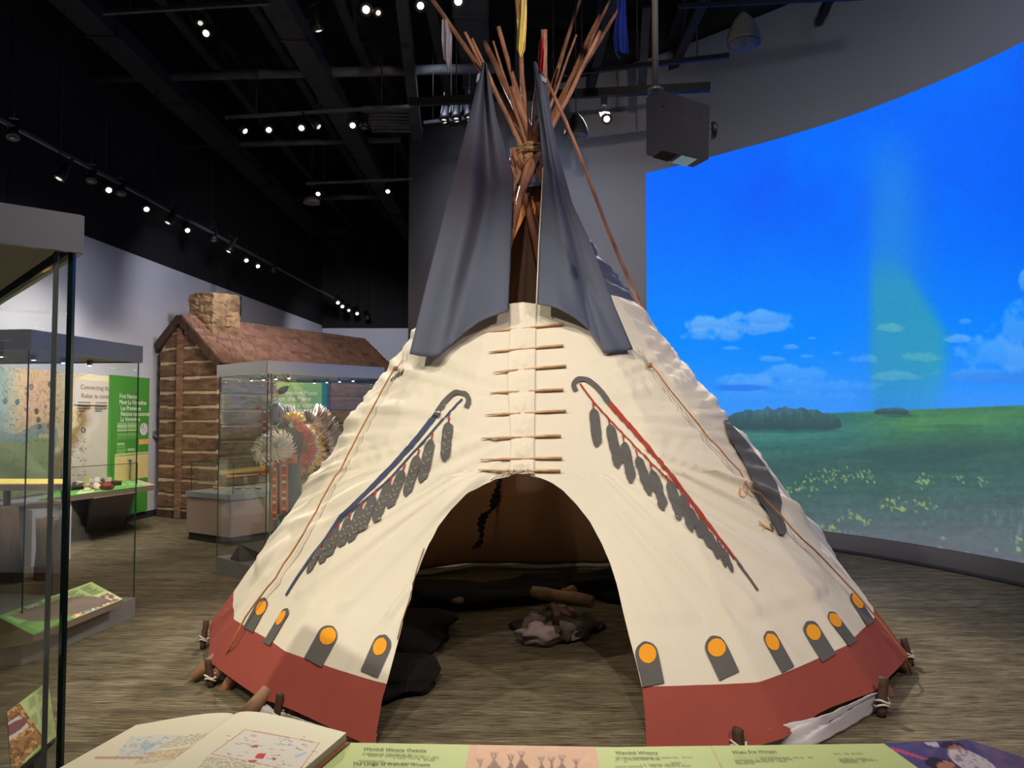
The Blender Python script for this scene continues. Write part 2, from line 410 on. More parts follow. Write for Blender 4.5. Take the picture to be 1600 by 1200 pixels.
# centre wall and the curved wall that carries the projection
ARC = [(-1.85, 13.62), (0.1, 12.30), (1.955, 11.05), (2.55, 10.52), (3.04, 10.02), (3.42, 9.64), (3.76, 9.24), (4.06, 8.82), (4.30, 8.42), (4.50, 8.02), (4.67, 7.62), (4.82, 7.20), (4.98, 6.6), (5.10, 5.9), (5.17, 5.0), (5.20, 4.0), (5.20, 2.5)]
def smooth_arc(pts, n):
    P = np.array(pts, float); d = np.r_[0, np.cumsum(np.hypot(*np.diff(P, axis=0).T))]
    out = []
    for s in np.linspace(0, d[-1], n):
        wgt = np.exp(-((np.linspace(-0.5, 0.5, 9))/0.35)**2); wgt /= wgt.sum()
        q = np.clip(s+np.linspace(-0.5, 0.5, 9)*min(1, s*2, (d[-1]-s)*2), 0, d[-1])
        out.append((float((np.interp(q, d, P[:, 0])*wgt).sum()), float((np.interp(q, d, P[:, 1])*wgt).sum())))
    return out
ARCR = smooth_arc(ARC[2:], 60)
GREYW = material('grey gallery wall', (160, 162, 172), 0.75, var=0.02, vscale=1.0, spec=0.2)
def wallstrip(pts, z0, z1, thick=0.15, mi=0, off=0.0):
    mb = MB(); n = len(pts); N = []
    for i in range(n):
        a = Vector(pts[max(i-1, 0)]); b = Vector(pts[min(i+1, n-1)]); d = (b-a).normalized(); N.append(Vector((d.y, -d.x))*-1)
    fr = [Vector((p[0], p[1], 0)) - Vector((N[i].x, N[i].y, 0))*off for i, p in enumerate(pts)]
    bk = [f + Vector((N[i].x, N[i].y, 0))*thick for i, f in enumerate(fr)]
    for i in range(n-1):
        Z0 = Vector((0, 0, z0)); Z1 = Vector((0, 0, z1))
        mb.face([fr[i]+Z0, fr[i+1]+Z0, fr[i+1]+Z1, fr[i]+Z1], smooth=True); mb.face([bk[i]+Z0, bk[i+1]+Z0, bk[i+1]+Z1, bk[i]+Z1])
        mb.face([fr[i]+Z1, fr[i+1]+Z1, bk[i+1]+Z1, bk[i]+Z1]); mb.face([fr[i]+Z0, fr[i+1]+Z0, bk[i+1]+Z0, bk[i]+Z0])
    for i in (0, n-1): mb.face([fr[i]+Vector((0, 0, z0)), fr[i]+Vector((0, 0, z1)), bk[i]+Vector((0, 0, z1)), bk[i]+Vector((0, 0, z0))])
    bmesh.ops.remove_doubles(mb.bm, verts=mb.bm.verts, dist=1e-5)
    return mb
AW = ARC[:2] + ARCR
struct('wall_right', wallstrip(AW, 0, 6.82), GREYW)
struct('wall_right_upper', wallstrip(AW, 6.82, 7.7, 0.3, off=-0.1), CEILM)
struct('baseboard_right', wallstrip(AW, 0, 0.035, 0.02, off=0.021), material('charcoal baseboard', (38, 38, 42), 0.6))

# ---- the landscape projected on the curved wall
def landscape(u, v, x, y):
    n = len(x); P = Paint(n, (0, 104, 255))
    w1 = fbm(x/70, y/70, 3); w2 = fbm(x/22, y/22, 9, 4)
    base = np.array([[0, 98, 255]]*n, float)
    t = sstep(250, 560, y - (x-1000)*0.04)
    c0 = np.array([8, 102, 252.]); c1 = np.array([10, 136, 255.]); c2 = np.array([72, 152, 246.])
    P.c = c0*(1-t)[:, None] + c1*t[:, None]
    P.put(sstep(520, 650, y), c2, 0.75)
    P.put(sstep(0.45, 0.75, fbm(x/160, y/120, 41))*sstep(500, 300, y), (0, 112, 255), 0.8)
    P.put(sstep(0.5, 0.8, fbm(x/120+7, y/160, 43))*sstep(500, 200, y), (18, 88, 246), 0.6)
    P.put(sstep(1500, 1640, x)*sstep(500, 250, y), (6, 92, 240), 0.5)
    P.put(np.exp(-((x-1395)/45)**2)*sstep(150, 300, y), (40, 132, 236), 0.7)
    # seam between two projected images and the green veil
    veil = sstep(1352, 1372, x)*(1-sstep(-12, 22, x-(1395+np.clip((y-395)*0.62, 0, 78)-np.clip((y-560)*0.2, 0, 60))))*sstep(380, 455, y)*(1-sstep(560, 650, y)*0.7)
    P.put(veil, (52, 158, 176), 0.80)
    P.put(sstep(1352, 1372, x)*(1-sstep(1380, 1500, x))*sstep(180, 420, y), (44, 140, 210), 0.35)
    # clouds
    clouds = [(1150, 512, 82, 20, 1.0), (1185, 497, 50, 14, .9), (1110, 526, 60, 14, .9), (1137, 545, 18, 4, .7), (1205, 562, 20, 6, .7), (1236, 543, 14, 5, .7), (1262, 557, 14, 5, .6), (1308, 553, 9, 4, .5), (1270, 529, 11, 4, .7),
              (1165, 596, 66, 12, .55), (1245, 588, 60, 18, .6), (1240, 605, 120, 14, .45), (1355, 562, 30, 10, .6), (1393, 514, 22, 9, .6), (1400, 588, 40, 10, .5), (1440, 560, 40, 10, .45),
              (1495, 531, 22, 9, .9), (1508, 503, 9, 5, .6), (1560, 560, 80, 34, .62), (1610, 520, 60, 50, .62), (1530, 585, 70, 16, .5), (1650, 560, 80, 60, .6), (1604, 440, 12, 26, .8), (1180, 620, 200, 10, .25)]
    for cx, cy, rx, ry, s in clouds:
        k = np.where(y > cy, 1.7, 1.0)
        d = ((x-cx)/rx)**2 + ((y-cy)/ry*k)**2
        m = 1 - sstep(0.35, 1.15, d + (w2-0.5)*2.3 + (w1-0.5)*1.0)
        g = np.clip((y-cy)/ry*0.5+0.5, 0, 1)[:, None]
        col = np.array([108, 182, 250.])*(1-g) + np.array([60, 140, 246.])*g
        tint = veil[:, None]*0.7
        col = col*(1-tint) + np.array([112, 190, 170.])*tint
        a = (m*s*0.95)[:, None]; P.c = P.c*(1-a) + col*a
    P.put((1-sstep(0.3, 1.2, ell(x, y, 1160, 606, 48, 6)))*0.7, (40, 116, 240))
    P.put((1-sstep(0.3, 1.2, ell(x, y, 1570, 590, 90, 10)))*0.5, (60, 128, 230))
    # land
    hor = 652 - (x-1130)*0.040
    L = sstep(-1.5, 1.5, y-hor); dep = y-hor
    r = sstep(1300, 1420, x)
    near = np.array([96, 104, 112.]); mid = np.array([64, 100, 96.]); top = np.array([56, 116, 112.])
    tr = np.array([70, 124, 92.])
    tp = top*(1-r)[:, None] + tr*r[:, None]
    a1 = sstep(20, 90, dep)[:, None]; a2 = sstep(90, 230, dep)[:, None]
    col = tp*(1-a1) + mid*a1; col = col*(1-a2) + near*a2
    col = col*(0.93+0.14*fbm(x/60, y/7, 21))[:, None]*(0.92+0.16*fbm(x/9, y/5, 25))[:, None]
    a = L[:, None]; P.c = P.c*(1-a) + col*a
    P.put(L*np.exp(-((dep-30)/12)**2)*sstep(.35, .7, fbm(x/80, y/8, 31))*(1-r), (92, 146, 138), .35)
    P.put(L*np.exp(-((dep-26)/16)**2)*sstep(.4, .75, fbm(x/90, y/6, 33))*r, (96, 156, 92), .5)
    P.put(L*sstep(150, 260, dep)*sstep(.45, .8, fbm(x/30, y/50, 37)), (66, 116, 96), .5)
    P.put(L*sstep(.3, .7, fbm(x/120+9, y/30, 39))*np.exp(-((dep-75)/30)**2), (52, 82, 84), .6)
    # hazy spill towards the bottom
    P.put(L*sstep(170, 250, dep), (112, 114, 130), .35)
    # grass stems
    st = sstep(.62, .8, vnoise(x/2.2, y/16, 51))*sstep(120, 190, dep)*sstep(.5, .7, fbm(x/50, y/40, 53))
    P.put(st*L, (104, 146, 140), .5)
    # tree clumps
    for x0, x1, yt, yb, sd in ((1130, 1315, 636, 671, 1), (1366, 1420, 636, 647, 2), (990, 1128, 640, 668, 3)):
        c = (x0+x1)/2; hw = (x1-x0)/2; prof = np.clip(1-((x-c)/hw)**2, 0, 1)**0.28
        top_ = yb-(yb-yt)*prof*(0.80+0.3*fbm(x/11, x*0+sd, 61+sd, 3)); bot = yb - 2 + 3*prof + 3*(vnoise(x/14, x*0, 63)-.5) - (x-c)*0.01
        m = sstep(-1, 1, y-top_)*(1-sstep(-1, 1.5, y-bot))*(np.abs(x-c) < hw)
        cc = np.array([60, 90, 98.])[None]*(0.72+0.5*fbm(x/4, y/12, 65)*sstep(yb, yt, y)+0.18)[:, None]
        a = (m*0.95)[:, None]; P.c = P.c*(1-a)+cc*a
        P.put((1-sstep(.3, 1.2, ell(x, y, c+8, yb+2, hw*1.05, 4)))*(1-m), (46, 84, 84), .5)
    rng = np.random.RandomState(4)
    fl = [(1300, 745, 60, 16, 60), (1235, 765, 30, 12, 26), (1350, 742, 18, 10, 14), (1445, 752, 22, 10, 26), (1497, 748, 10, 6, 8), (1533, 752, 10, 7, 9), (1392, 785, 22, 10, 18), (1445, 788, 18, 14, 14), (1405, 797, 14, 5, 8), (1335, 806, 14, 6, 8), (1350, 815, 10, 5, 5), (1290, 820, 28, 14, 10), (1310, 835, 14, 6, 6), (1240, 800, 20, 10, 8), (1592, 850, 8, 16, 5), (1500, 860, 70, 16, 8), (1260, 842, 30, 8, 5)]
    for cx, cy, rx, ry, k in fl:
        for _ in range(k):
            fx = cx + rng.randn()*rx*0.5; fy = cy + rng.randn()*ry*0.5; s = (fy-660)/160*2.3+0.9
            near_ = (np.abs(x-fx) < 8) & (np.abs(y-fy) < 8)
            if near_.any():
                idx = np.where(near_)[0]; mm = 1-sstep(.5, 1.3, ell(x[idx], y[idx], fx, fy, s*1.1, s*.75, rng.rand()*90))
                al = (mm*(0.25+0.5*rng.rand()))[:, None]; P.c[idx] = P.c[idx]*(1-al) + np.array([148, 174, 108.])*al
    P.c *= (0.97+0.06*vnoise(x/1.6, y/1.6, 71))[:, None]
    return P.c
AR = np.array(ARCR); dd = np.r_[0, np.cumsum(np.hypot(*np.diff(AR, axis=0).T))]
def arc_surface(u, v):
    s = u*(dd[-1]-0.05)*0.80; x = np.interp(s, dd, AR[:, 0]); y = np.interp(s, dd, AR[:, 1])
    x2 = np.interp(s+.02, dd, AR[:, 0]); y2 = np.interp(s+.02, dd, AR[:, 1])
    dx, dy = x2-x, y2-y; l = np.hypot(dx, dy)+1e-9
    return np.stack([x+dy/l*0.012, y-dx/l*0.012, 5.13-v*(5.13-0.225)], 1)
o = painted('prairie_projection', None, 900, 560, landscape, None, color_attr_material('projected light', 1.0), arc_surface)
tag(o, 'huge projected prairie landscape with blue sky glowing on the curved grey wall', 'projection')

# ---- ceiling: joists along the view, cross pipes, ducts
def joist(x, z, y0, y1, name='ceiling_joist'):
    t = thing(name, None, None, (x, y0, z)); t['kind'] = 'structure'
    mb = MB(); mb.box((x, (y0+y1)/2, z+0.5), (0.12, y1-y0, 0.05)); mb.build('top_chord', DARKM, t)
    mb = MB(); mb.box((x, (y0+y1)/2, z), (0.12, y1-y0, 0.05)); mb.build('bottom_chord', DARKM, t)
    mb = MB(); k = 0; y = y0
    while y < y1-0.6:
        mb.bar((x, y, z+(0.5 if k % 2 else 0)), (x, y+0.6, z+(0 if k % 2 else 0.5)), 0.03, 0.03); y += 0.6; k += 1
    mb.build('web', DARKM, t)
STEEL2 = material('ceiling grey steel', (58, 58, 60), 0.7, var=0.3)
for k, x in enumerate((-5.4, -4.3, -3.2, -2.1, -1.0, 0.1, 1.2, 2.3)): joist(x, 6.7 - 0.02*k, 2.0, 20.5)
for k, (y, z, r_) in enumerate(((4.4, 6.3, .05), (7.2, 6.2, .06), (8.4, 6.45, .04), (10.5, 6.3, .07), (13.2, 6.3, .05), (16.5, 6.3, .06))):
    mb = MB(); x0 = -5.8; x1 = 2.6 if y < 10 else -0.2
    if y > 12: x1 = -1.9
    mb.tube([(x0, y, z), (x1, y-0.3, z)], r_, 8)
    o = mb.build('ceiling_pipe', STEEL2); tag(o, kind='structure')
for k, (x, z, wd) in enumerate(((-4.9, 6.25, .35), (-2.6, 6.2, .30), (-0.5, 6.5, .4))):
    mb = MB(); mb.box((x, 11, z), (wd, 17, 0.22))
    for y in range(3, 19, 2): mb.box((x, y, z), (wd+0.04, 0.04, 0.26))
    o = mb.build('ceiling_duct', DARKM); tag(o, kind='structure')
for k, (a, b_) in enumerate((((-1.8, 11.2), (-1.2, 11.2)),)):
    mb = MB()
    for i in range(6): mb.box((a[0]+0.0, a[1]+i*0.12, 6.05), (0.7, 0.05, 0.02))
    mb.box((a[0], a[1]+0.3, 6.1), (0.8, 0.9, 0.06)); o = mb.build('ceiling_vent', STEEL2); tag(o, 'slatted dark ceiling vent beside the aisle track lights', 'vent')
# inclined brace whose end shows against the grey wall
mb = MB(); mb.bar((-1.15, 6.0, 7.3), atY(652, 212, 11.2), 0.14, 0.18); tag(mb.build('ceiling_beam', DARKM), kind='structure')
mb = MB(); mb.bar(atY(1010, 10, 9.2), atY(1003, 140, 9.9), 0.10, 0.12); tag(mb.build('ceiling_beam', DARKM), kind='structure')
mb = MB(); mb.bar(atY(1300, -10, 8.6), atY(1285, 22, 8.9), 0.08, 0.10); tag(mb.build('ceiling_bracket', BLACKM), 'short black bracket on the grey wall above the projection', 'bracket')

# ---- light tracks and their heads
def rail(name, a, b, label, sz=(0.04, 0.04), hang=None):
    t = thing(name, label, 'lighting track', tuple(Vector(a)))
    mb = MB(); mb.bar(a, b, *sz); mb.build('rail', BLACKM if hang != 'grey' else STEEL2, t)
    n = 3
    for i in range(n):
        mb = MB(); p = Vector(a).lerp(Vector(b), (i+.5)/n); mb.tube([p, (p.x, p.y, 7.7)], 0.008, 6); mb.build('suspension_rod', BLACKM, t)
    return t
GR = material('track grey', (72, 72, 76), 0.45, metal=0.5)
def leftrail(px):   # track in front of the left wall
    d = (4.5-1.6)*1200/(650-(187+0.5336*px)); p = atY(px, 187+0.5336*px, d); return p
t = thing('light_track', 'long ceiling light track running beside the black band above the lavender wall', 'lighting track', tuple(leftrail(60)))
mb = MB(); mb.bar(leftrail(-40), leftrail(553), 0.035, 0.035); mb.build('rail', GR, t)
for px in (-20, 95, 165, 240, 330, 420, 500, 548):
    mb = MB(); p = leftrail(px); mb.tube([p, (p.x, p.y, 7.7)], 0.006, 6); mb.build('suspension_rod', BLACKM, t)
def head_proto(lens):
    t = thing('track_spotlight', 'x', 'spotlight', (0, 0, 0))
    # built looking down -Z, lens at z=0
    mb = MB(); mb.lathe([(0.030, 0.19), (0.038, 0.185), (0.042, 0.10), (0.055, 0.06), (0.060, 0.0), (0.053, 0.0)], seg=18); hs = mb.build('housing', BLACKM, t)
    mb = MB(); mb.lathe([(0.032, -0.002), (0.030, -0.006), (0.014, -0.010)], seg=18); mb.build('lens', lens, hs)
    mb = MB(); mb.bar((0.048, 0, 0.11), (0.048, 0, 0.24), 0.012, 0.02); mb.bar((-0.048, 0, 0.11), (-0.048, 0, 0.24), 0.012, 0.02); mb.box((0, 0, 0.245), (0.11, 0.03, 0.02)); mb.build('yoke', BLACKM, t)
    return t
PROTO = {}
ORD = ['first', 'second', 'third', 'fourth', 'fifth', 'sixth', 'seventh', 'eighth', 'ninth', 'tenth', 'eleventh', 'twelfth', 'thirteenth']
def put_head(p, d, kind, label, group, scale=1.0, hang=0.25, top=None):
    """p = where the lens sits, d = the way it points"""
    q = Vector(d).to_track_quat('-Z', 'Y').to_euler()
    if kind not in PROTO:
        PROTO[kind] = head_proto({'on': LAMPON, 'dim': LAMPDIM, 'off': LAMPOFF, 'hot': LAMPHOT}[kind]); r = PROTO[kind]
        r.location = p; r.rotation_euler = q; r['label'] = label; r['group'] = group
    else: r = dup(PROTO[kind], p, q, label, group)
    r.scale = (scale,)*3
    mb = MB(); a = Vector(p)-Vector(d).normalized()*.24*scale; mb.tube([a, (p[0], p[1], max(a.z+.06, p[2]+.16)), (p[0], p[1], max(a.z+.12, top or p[2]+.27))], .008, 6); mb.build('stem', BLACKM, r)
    return r
G1 = 'spotlights on the long track above the lavender wall'
hx = [(20, 215, 'off'), (92, 279, 'dim'), (143, 283, 'off'), (170, 297, 'on'), (189, 303, 'off'), (229, 327, 'on'), (262, 348, 'dim'), (293, 360, 'on'), (334, 376, 'off'), (357, 393, 'dim'), (385, 407, 'on'), (403, 416, 'on'), (427, 424, 'off')]
for i, (px, py, kd) in enumerate(hx):
    d = leftrail(px).y; p = atY(px, py, d)
    tgt = Vector((0.55, -0.75, -0.75)) if kd == 'on' else Vector((-0.35 if kd == 'dim' else 0.2, -0.35, -1))
    put_head(p, tgt, kd, '%s head from the left on the long track over the lavender wall, %s' % (ORD[i], {'on': 'lit', 'dim': 'seen from behind', 'off': 'dark'}[kd]), G1, 1.05)
for i, (px, py, kd) in enumerate([(528, 473, 'on'), (535, 479, 'on'), (545, 485, 'dim'), (558, 490, 'on'), (574, 497, 'off')]):
    p = atY(px, py, 18.8+i*0.4)
    put_head(p, (0.3, -0.8, -0.7), kd, '%s tiny spotlight from the left at the long track end above the cabin' % ORD[i], 'far spotlights at the end of the long track', 1.3, top=7.69 if i > 2 else None)
a, b = atY(352, 184, 10.2), atY(645, 166, 10.2)
rail('light_track', a, b, 'ceiling light track with five lit heads above the left aisle', hang='grey')
for i, (px, py, kd) in enumerate([(383, 205, 'on'), (420, 203, 'on'), (471, 200, 'on'), (498, 198, 'dim'), (551, 196, 'on'), (569, 200, 'off')]):
    put_head(atY(px, py, 10.2), [(0.9, -0.2, -0.8), (0.5, -0.9, -0.8), (0.3, -1, -0.8), (0.8, -.1, -.7), (0.3, -1, -.7), (0, -.2, -1)][i], kd, '%s spotlight from the left on the track above the aisle' % ORD[i], 'spotlights on the aisle track', 1.1)
a, b = atY(478, 287, 13.0), atY(645, 280, 13.0)
rail('light_track', a, b, 'farther ceiling light track with two lit heads near the grey wall edge', hang='grey')
for i, (px, py) in enumerate([(497, 303), (606, 299)]):
    put_head(atY(px, py, 13.0), (0.1, -0.9, -0.9), 'on', 'lit spotlight on the farther track, %s' % ('above the small dome lamp' if i == 0 else 'beside the grey wall edge'), 'spotlights on the farther track', 1.1)
a, b = atY(160, 20, 7.6), atY(420, 4, 7.6)
rail('light_track', a, b, 'short ceiling light track near the upper left with one pair of heads', hang='grey')
put_head(atY(322, 52, 7.6), (0.0, -1, -0.9), 'on', 'lit spotlight hanging lowest under the short upper left track', 'spotlights on the short upper left track', 1.0)
put_head(atY(313, 36, 7.9), (0.3, -.6, -0.9), 'dim', 'dim spotlight just above the lit one under the short upper left track', 'spotlights on the short upper left track', .8, top=7.69)
put_head(atY(498, 48, 7.6), (0.2, 0.3, -0.9), 'dim', 'dark spotlight seen from behind between the upper left track and the bright lamps', 'single dark spotlights', 1.0, top=7.69)
rail('light_track', atY(540, -12, 7.2), atY(760, -18, 7.2), 'ceiling light track at the top edge above the bright lamps')
for i, (px, py, kd, d) in enumerate([(572, 15, 'hot', (0.15, -1, -.62)), (591, 20, 'dim', (0.5, -.7, -.8)), (657, 9, 'on', (0.1, -1, -.65)), (716, 2, 'hot', (0.05, -1, -.62))]):
    put_head(atY(px, py, 7.2), d, kd, ['glaring spotlight left of the tipi poles at the top edge', 'dim spotlight right beside the glaring one at the top edge', 'lit spotlight midway between the two glaring ones', 'glaring spotlight above the leaning pole with the white cloth'][i], 'bright spotlights along the top edge', [1.05, .8, 1.0, 1.1][i])
# black truss-mounted rails in front of the grey wall
rail('light_track', atY(640, 160, 9.4), atY(1110, 136, 8.6), 'black lighting rail crossing behind the tipi poles in front of the grey wall', (0.06, 0.10))
rail('light_track', atY(662, 192, 10.2), atY(748, 183, 10.2), 'short lighting rail with three heads left of the dark tipi flap')
rail('light_track', atY(868, 117, 9.4), atY(1139, 87, 8.4), 'thin upper lighting rail ending below the dome speaker', (0.05, 0.05))
rail('light_track', atY(1060, 10, 8.4), atY(1350, -4, 7.6), 'lighting rail at the top edge above the dome speaker')
for i, px in enumerate((694, 713, 733)):
    put_head(atY(px, 189-i*2, 10.2), (-0.1+.1*i, -0.45, -1), 'dim', '%s of the three black heads against the grey wall left of the dark flap' % ORD[i], 'three heads on the short rail', 1.25)
put_head(atY(948, 186, 8.85), (0, -0.9, -0.6), 'on', 'lit black spotlight hanging on the rail right of the dome speaker', 'lone spotlight right of the poles', 1.1)
mb = MB(); p = atY(943, 158, 8.8); mb.box(p, (0.06, 0.06, 0.10)); tag(mb.build('track_transformer', BLACKM), 'small black box on the rail above the lit spotlight right of the poles', 'transformer')

# ---- dome speakers, small lamp, projector
def dome(px, py_tip, py_bot, Y, rpx, label, cmat):
    r = rpx*Y/FPX; bot = atY(px, py_bot, Y); top = atY(px, py_tip, Y); h = (top-bot).z
    t = thing('dome_speaker', label, 'speaker', (bot.x, Y, bot.z), 'hanging dome speakers')
    mb = MB(); mb.lathe([(r*.99, 0.0), (r, 0.01), (r*.95, h*.25), (r*.80, h*.5), (r*.55, h*.75), (r*.25, h*.94), (0.02, h), (0.015, h)], (bot.x, Y, bot.z), 32); mb.build('shell', cmat, t)
    mb = MB(); mb.lathe([(r*.97, -0.004), (r*.6, -0.012), (r*.1, -0.016)], (bot.x, Y, bot.z), 32); mb.lathe([(r*.12, -0.018), (r*.08, -0.024)], (bot.x, Y, bot.z), 16); mb.build('grille', material('speaker grille', (66, 68, 74), 0.7), t)
    mb = MB(); mb.tube([(bot.x, Y, bot.z+h), (bot.x, Y, 7.7)], 0.006, 6); mb.build('cable', BLACKM, t)
DM = material('dome speaker shell', (84, 82, 82), 0.35, spec=0.5)
dome(1162, 20, 68, 6.2, 27, 'grey dome speaker hanging near the top right above the projection', DM)
dome(900, 177, 212, 7.4, 19.5, 'smaller dark dome speaker hanging right of the tipi poles', material('dark dome speaker shell', (40, 41, 46), 0.4, spec=0.4))
b_ = atY(487, 318, 12.5)
t = thing('dome_lamp', 'small shallow dome lamp hanging in the dark above the cabin', 'lamp', tuple(b_))
mb = MB(); mb.lathe([(0.14, 0), (0.13, 0.05), (0.06, 0.11), (0.02, 0.13)], b_, 20); mb.build('shade', material('lamp shade grey', (70, 66, 62), 0.5), t)
mb = MB(); mb.tube([b_+Vector((0, 0, .12)), (b_.x, b_.y, 7.7)], 0.006, 6); mb.build('cable', BLACKM, t)

pj = thing('projector', 'grey box projector hanging from a ceiling pole beside the projected sky', 'projector', tuple(atY(1060, 240, 4.6)))
# box: broad side faces the camera-right, narrow side at the left
c0 = atY(1027, 190, 4.6); ex = Vector((0.78, -0.62, 0)).normalized(); M = Matrix((ex, Vector((-ex.y, ex.x, 0)), Vector((0, 0, 1)))).transposed().to_4x4()
# side panel corners measured in the photograph
A = atY(1031, 136, 4.60); B = atY(1112, 163, 4.30); Cc = atY(1110, 250, 4.30); D = atY(1031, 230, 4.60)
nb = (B-A).cross(D-A).normalized()
if nb.y > 0: nb = -nb
back = Vector((-0.07, 0.20, 0.0)); lo = atY(1012, 138, 4.68)-A; 
mb = MB()
front = [A, B, Cc, D]; rear = [p + Vector((-0.075, 0.10, 0.0)) + (Vector((0, 0, -0.02))) for p in front]
vs = [mb.bm.verts.new(p) for p in front+rear]
for q in ((0, 1, 2, 3), (7, 6, 5, 4), (0, 4, 5, 1), (1, 5, 6, 2), (2, 6, 7, 3), (3, 7, 4, 0)): mb.bm.faces.new([vs[i] for i in q])
PJM = material('projector grey plastic', (50, 51, 60), 0.45, var=0.03, spec=0.4)
PH = mb.build('housing', PJM, pj, bevel=0.02)
mb = MB(); n = 6
a0 = D+(Cc-D)*.10; a1 = D+(Cc-D)*.42; dn = Vector((-0.02, 0.025, -0.004))
mb.face([a0+dn*.5+Vector((0, 0, -.006)), a1+dn*.5+Vector((0, 0, -.006)), a1+dn*3+Vector((0, 0, -.018)), a0+dn*3+Vector((0, 0, -.018))]); mb.build('vent', BLACKM, PH, solid=.004)
mb = MB(); a0 = D+(Cc-D)*.50; a1 = D+(Cc-D)*.80
mb.face([a0+dn*.5+Vector((0, 0, -.006)), a1+dn*.5+Vector((0, 0, -.006)), a1+dn*3+Vector((0, 0, -.018)), a0+dn*3+Vector((0, 0, -.018))]); mb.build('lens_window', material('projector window', (120, 150, 170), 0.1, spec=0.8), pj, solid=.004)
mb = MB(); p = (B+Cc)/2 + Vector((0.012, 0.0, 0.01)); mb.lathe([(0.045, -0.012), (0.05, 0), (0.045, .012), (0.03, .016)], p, 20, M=Matrix.Rotation(R(90), 3, 'Y')); mb.build('cooling_cap', BLACKM, pj)
mb = MB()
for k in range(3): mb.lathe([(0.004, 0), (0.004, .004)], A+(B-A)*(0.08+.35*k)+(D-A)*(.3)+nb*0.003, 8)
mb.build('screw', BLACKM, PH)
mb = MB(); p = (A+rear[0])/2+Vector((.02, 0, 0)); mb.tube([p+Vector((0, 0, -.01)), (p.x, p.y, 7.7)], 0.020, 12); mb.lathe([(0.05, 0), (0.05, .02), (.03, .03)], p, 16); mb.build('pole', material('brushed pole', (96, 92, 90), 0.35, metal=.5), pj)
# ================================================================== the tipi
TC = Vector((0.28, 6.0, 0)); TR = 2.54
AP = atY(825, 238, 6.18)                       # where the poles cross
POLEANG = [-20, -40.5, -59.5, -80, -102, -126, -152, 180, 152, 126, 104, 83, 62, 43, 24]
PA = sorted(a % 360 for a in POLEANG)
def ringP(a):                                   # a in degrees, 0 = door, + = to the right
    return Vector((TC.x + TR*math.sin(R(a)), TC.y - TR*math.cos(R(a)), 0))
def baseP(a, k=0.80):
    a = a % 360
    for i in range(len(PA)):
        lo = PA[i]; hi = PA[(i+1) % len(PA)]
        if hi < lo: hi += 360
        aa = a if a >= lo else a+360
        if lo <= aa <= hi:
            t = (aa-lo)/(hi-lo); ch = ringP(lo).lerp(ringP(hi), t); c = ringP(aa)
            return c.lerp(ch, k)
    return ringP(a)
def topP(a): return AP - Vector((0.07*math.sin(R(a)), -0.02*math.cos(R(a)), 0))
import mathutils.noise as mn
def surfP(a, t, wr=True, off=0.0):
    B = baseP(a); T = topP(a); p = B.lerp(T, t)
    n = Vector((math.sin(R(a)), -math.cos(R(a)), 0.62)).normalized()
    d = off
    if wr:
        aa = ((a+180) % 360)-180
        s = R(aa)*TR*(1-t)*1.0; h = (0.42-t)*4.4
        ang = math.atan2(max(h, 0), abs(s)+1e-3) if h > 0 else h*1.6/(0.35+abs(s))
        rr = math.hypot(s, h)
        sd = 3.0 if s > 0 else 11.0
        amp = 0.042*min(1, abs(s)*1.6)*min(1, 0.35+abs(s)*0.5)
        f = mn.noise(Vector((ang*7.5+sd, rr*0.35, sd)))+0.6*mn.noise(Vector((ang*17+sd, rr*0.6, sd*2)))+0.35*mn.noise(Vector((ang*34, rr*0.8, sd*3)))
        cr = 1-5*abs(mn.noise(Vector((ang*6.0+sd*2, rr*0.28, sd*5)))); cr2 = 1-6*abs(mn.noise(Vector((ang*13+sd*3, rr*0.5+2, sd*7))))
        f = (f if f > 0 else f*0.5) + 0.75*max(0, cr) + 0.42*max(0, cr2)
        fade = min(1, max(0, (t-0.0)/0.12))
        if h < -0.1: f2 = mn.noise(Vector((t*46+s*1.2, s*1.1, sd)))*0.8 + .4*max(0, 1-5*abs(mn.noise(Vector((t*38+s*1.6, s*.9, sd+3))))); k = min(1, (-h)/0.8); f = f*(1-k)+f2*k
        d += amp*f*fade*(0.4 if h > 1.2 else 1.0)
        d += 0.018*mn.noise(Vector((s*1.6, t*6, 4)))
    return p + n*d
def solve(fn, lo, hi, target, it=34):
    flo = fn(lo)-target
    for _ in range(it):
        m = (lo+hi)/2; v = fn(m)-target
        if (v > 0) == (flo > 0): lo = m
        else: hi = m
    return (lo+hi)/2
# opening edges, as pixel outlines measured on the photograph -> angles on the cone at each height
DL = [(583, 1165), (590, 1130), (600, 1080), (612, 1040), (622, 1000), (633, 960), (645, 920), (656, 880), (668, 850), (684, 822), (705, 796), (730, 772), (755, 757), (778, 748), (795, 744.5), (812, 744)]
DRt = [(1011, 1168), (1006, 1110), (1000, 1060), (990, 1020), (980, 985), (971, 950), (963, 915), (953, 882), (940, 850), (922, 815), (902, 789), (880, 766), (862, 754), (845, 747), (830, 744.5), (812, 744)]
def outline_angle(outl, t, side):
    # find the angle whose surface point at t falls on the outline
    def f(a):
        x, y = proj(surfP(a, t, False))
        ys = [p[1] for p in outl]; xs = [p[0] for p in outl]
        if y <= ys[-1]: xo = xs[-1]
        elif y >= ys[0]: xo = xs[0]
        else: xo = float(np.interp(y, ys[::-1], xs[::-1]))
        return x-xo
    lo, hi = (-45, 4) if side < 0 else (-4, 45)
    return solve(f, lo, hi, 0)
tDoor = solve(lambda t: proj(surfP(0, t, False))[1], 0.1, 0.6, 744.6)
tLace = solve(lambda t: proj(surfP(0, t, False))[1], 0.4, 0.9, 483)
a_seam = solve(lambda a: proj(surfP(a, tDoor, False))[0], -10, 10, 815)
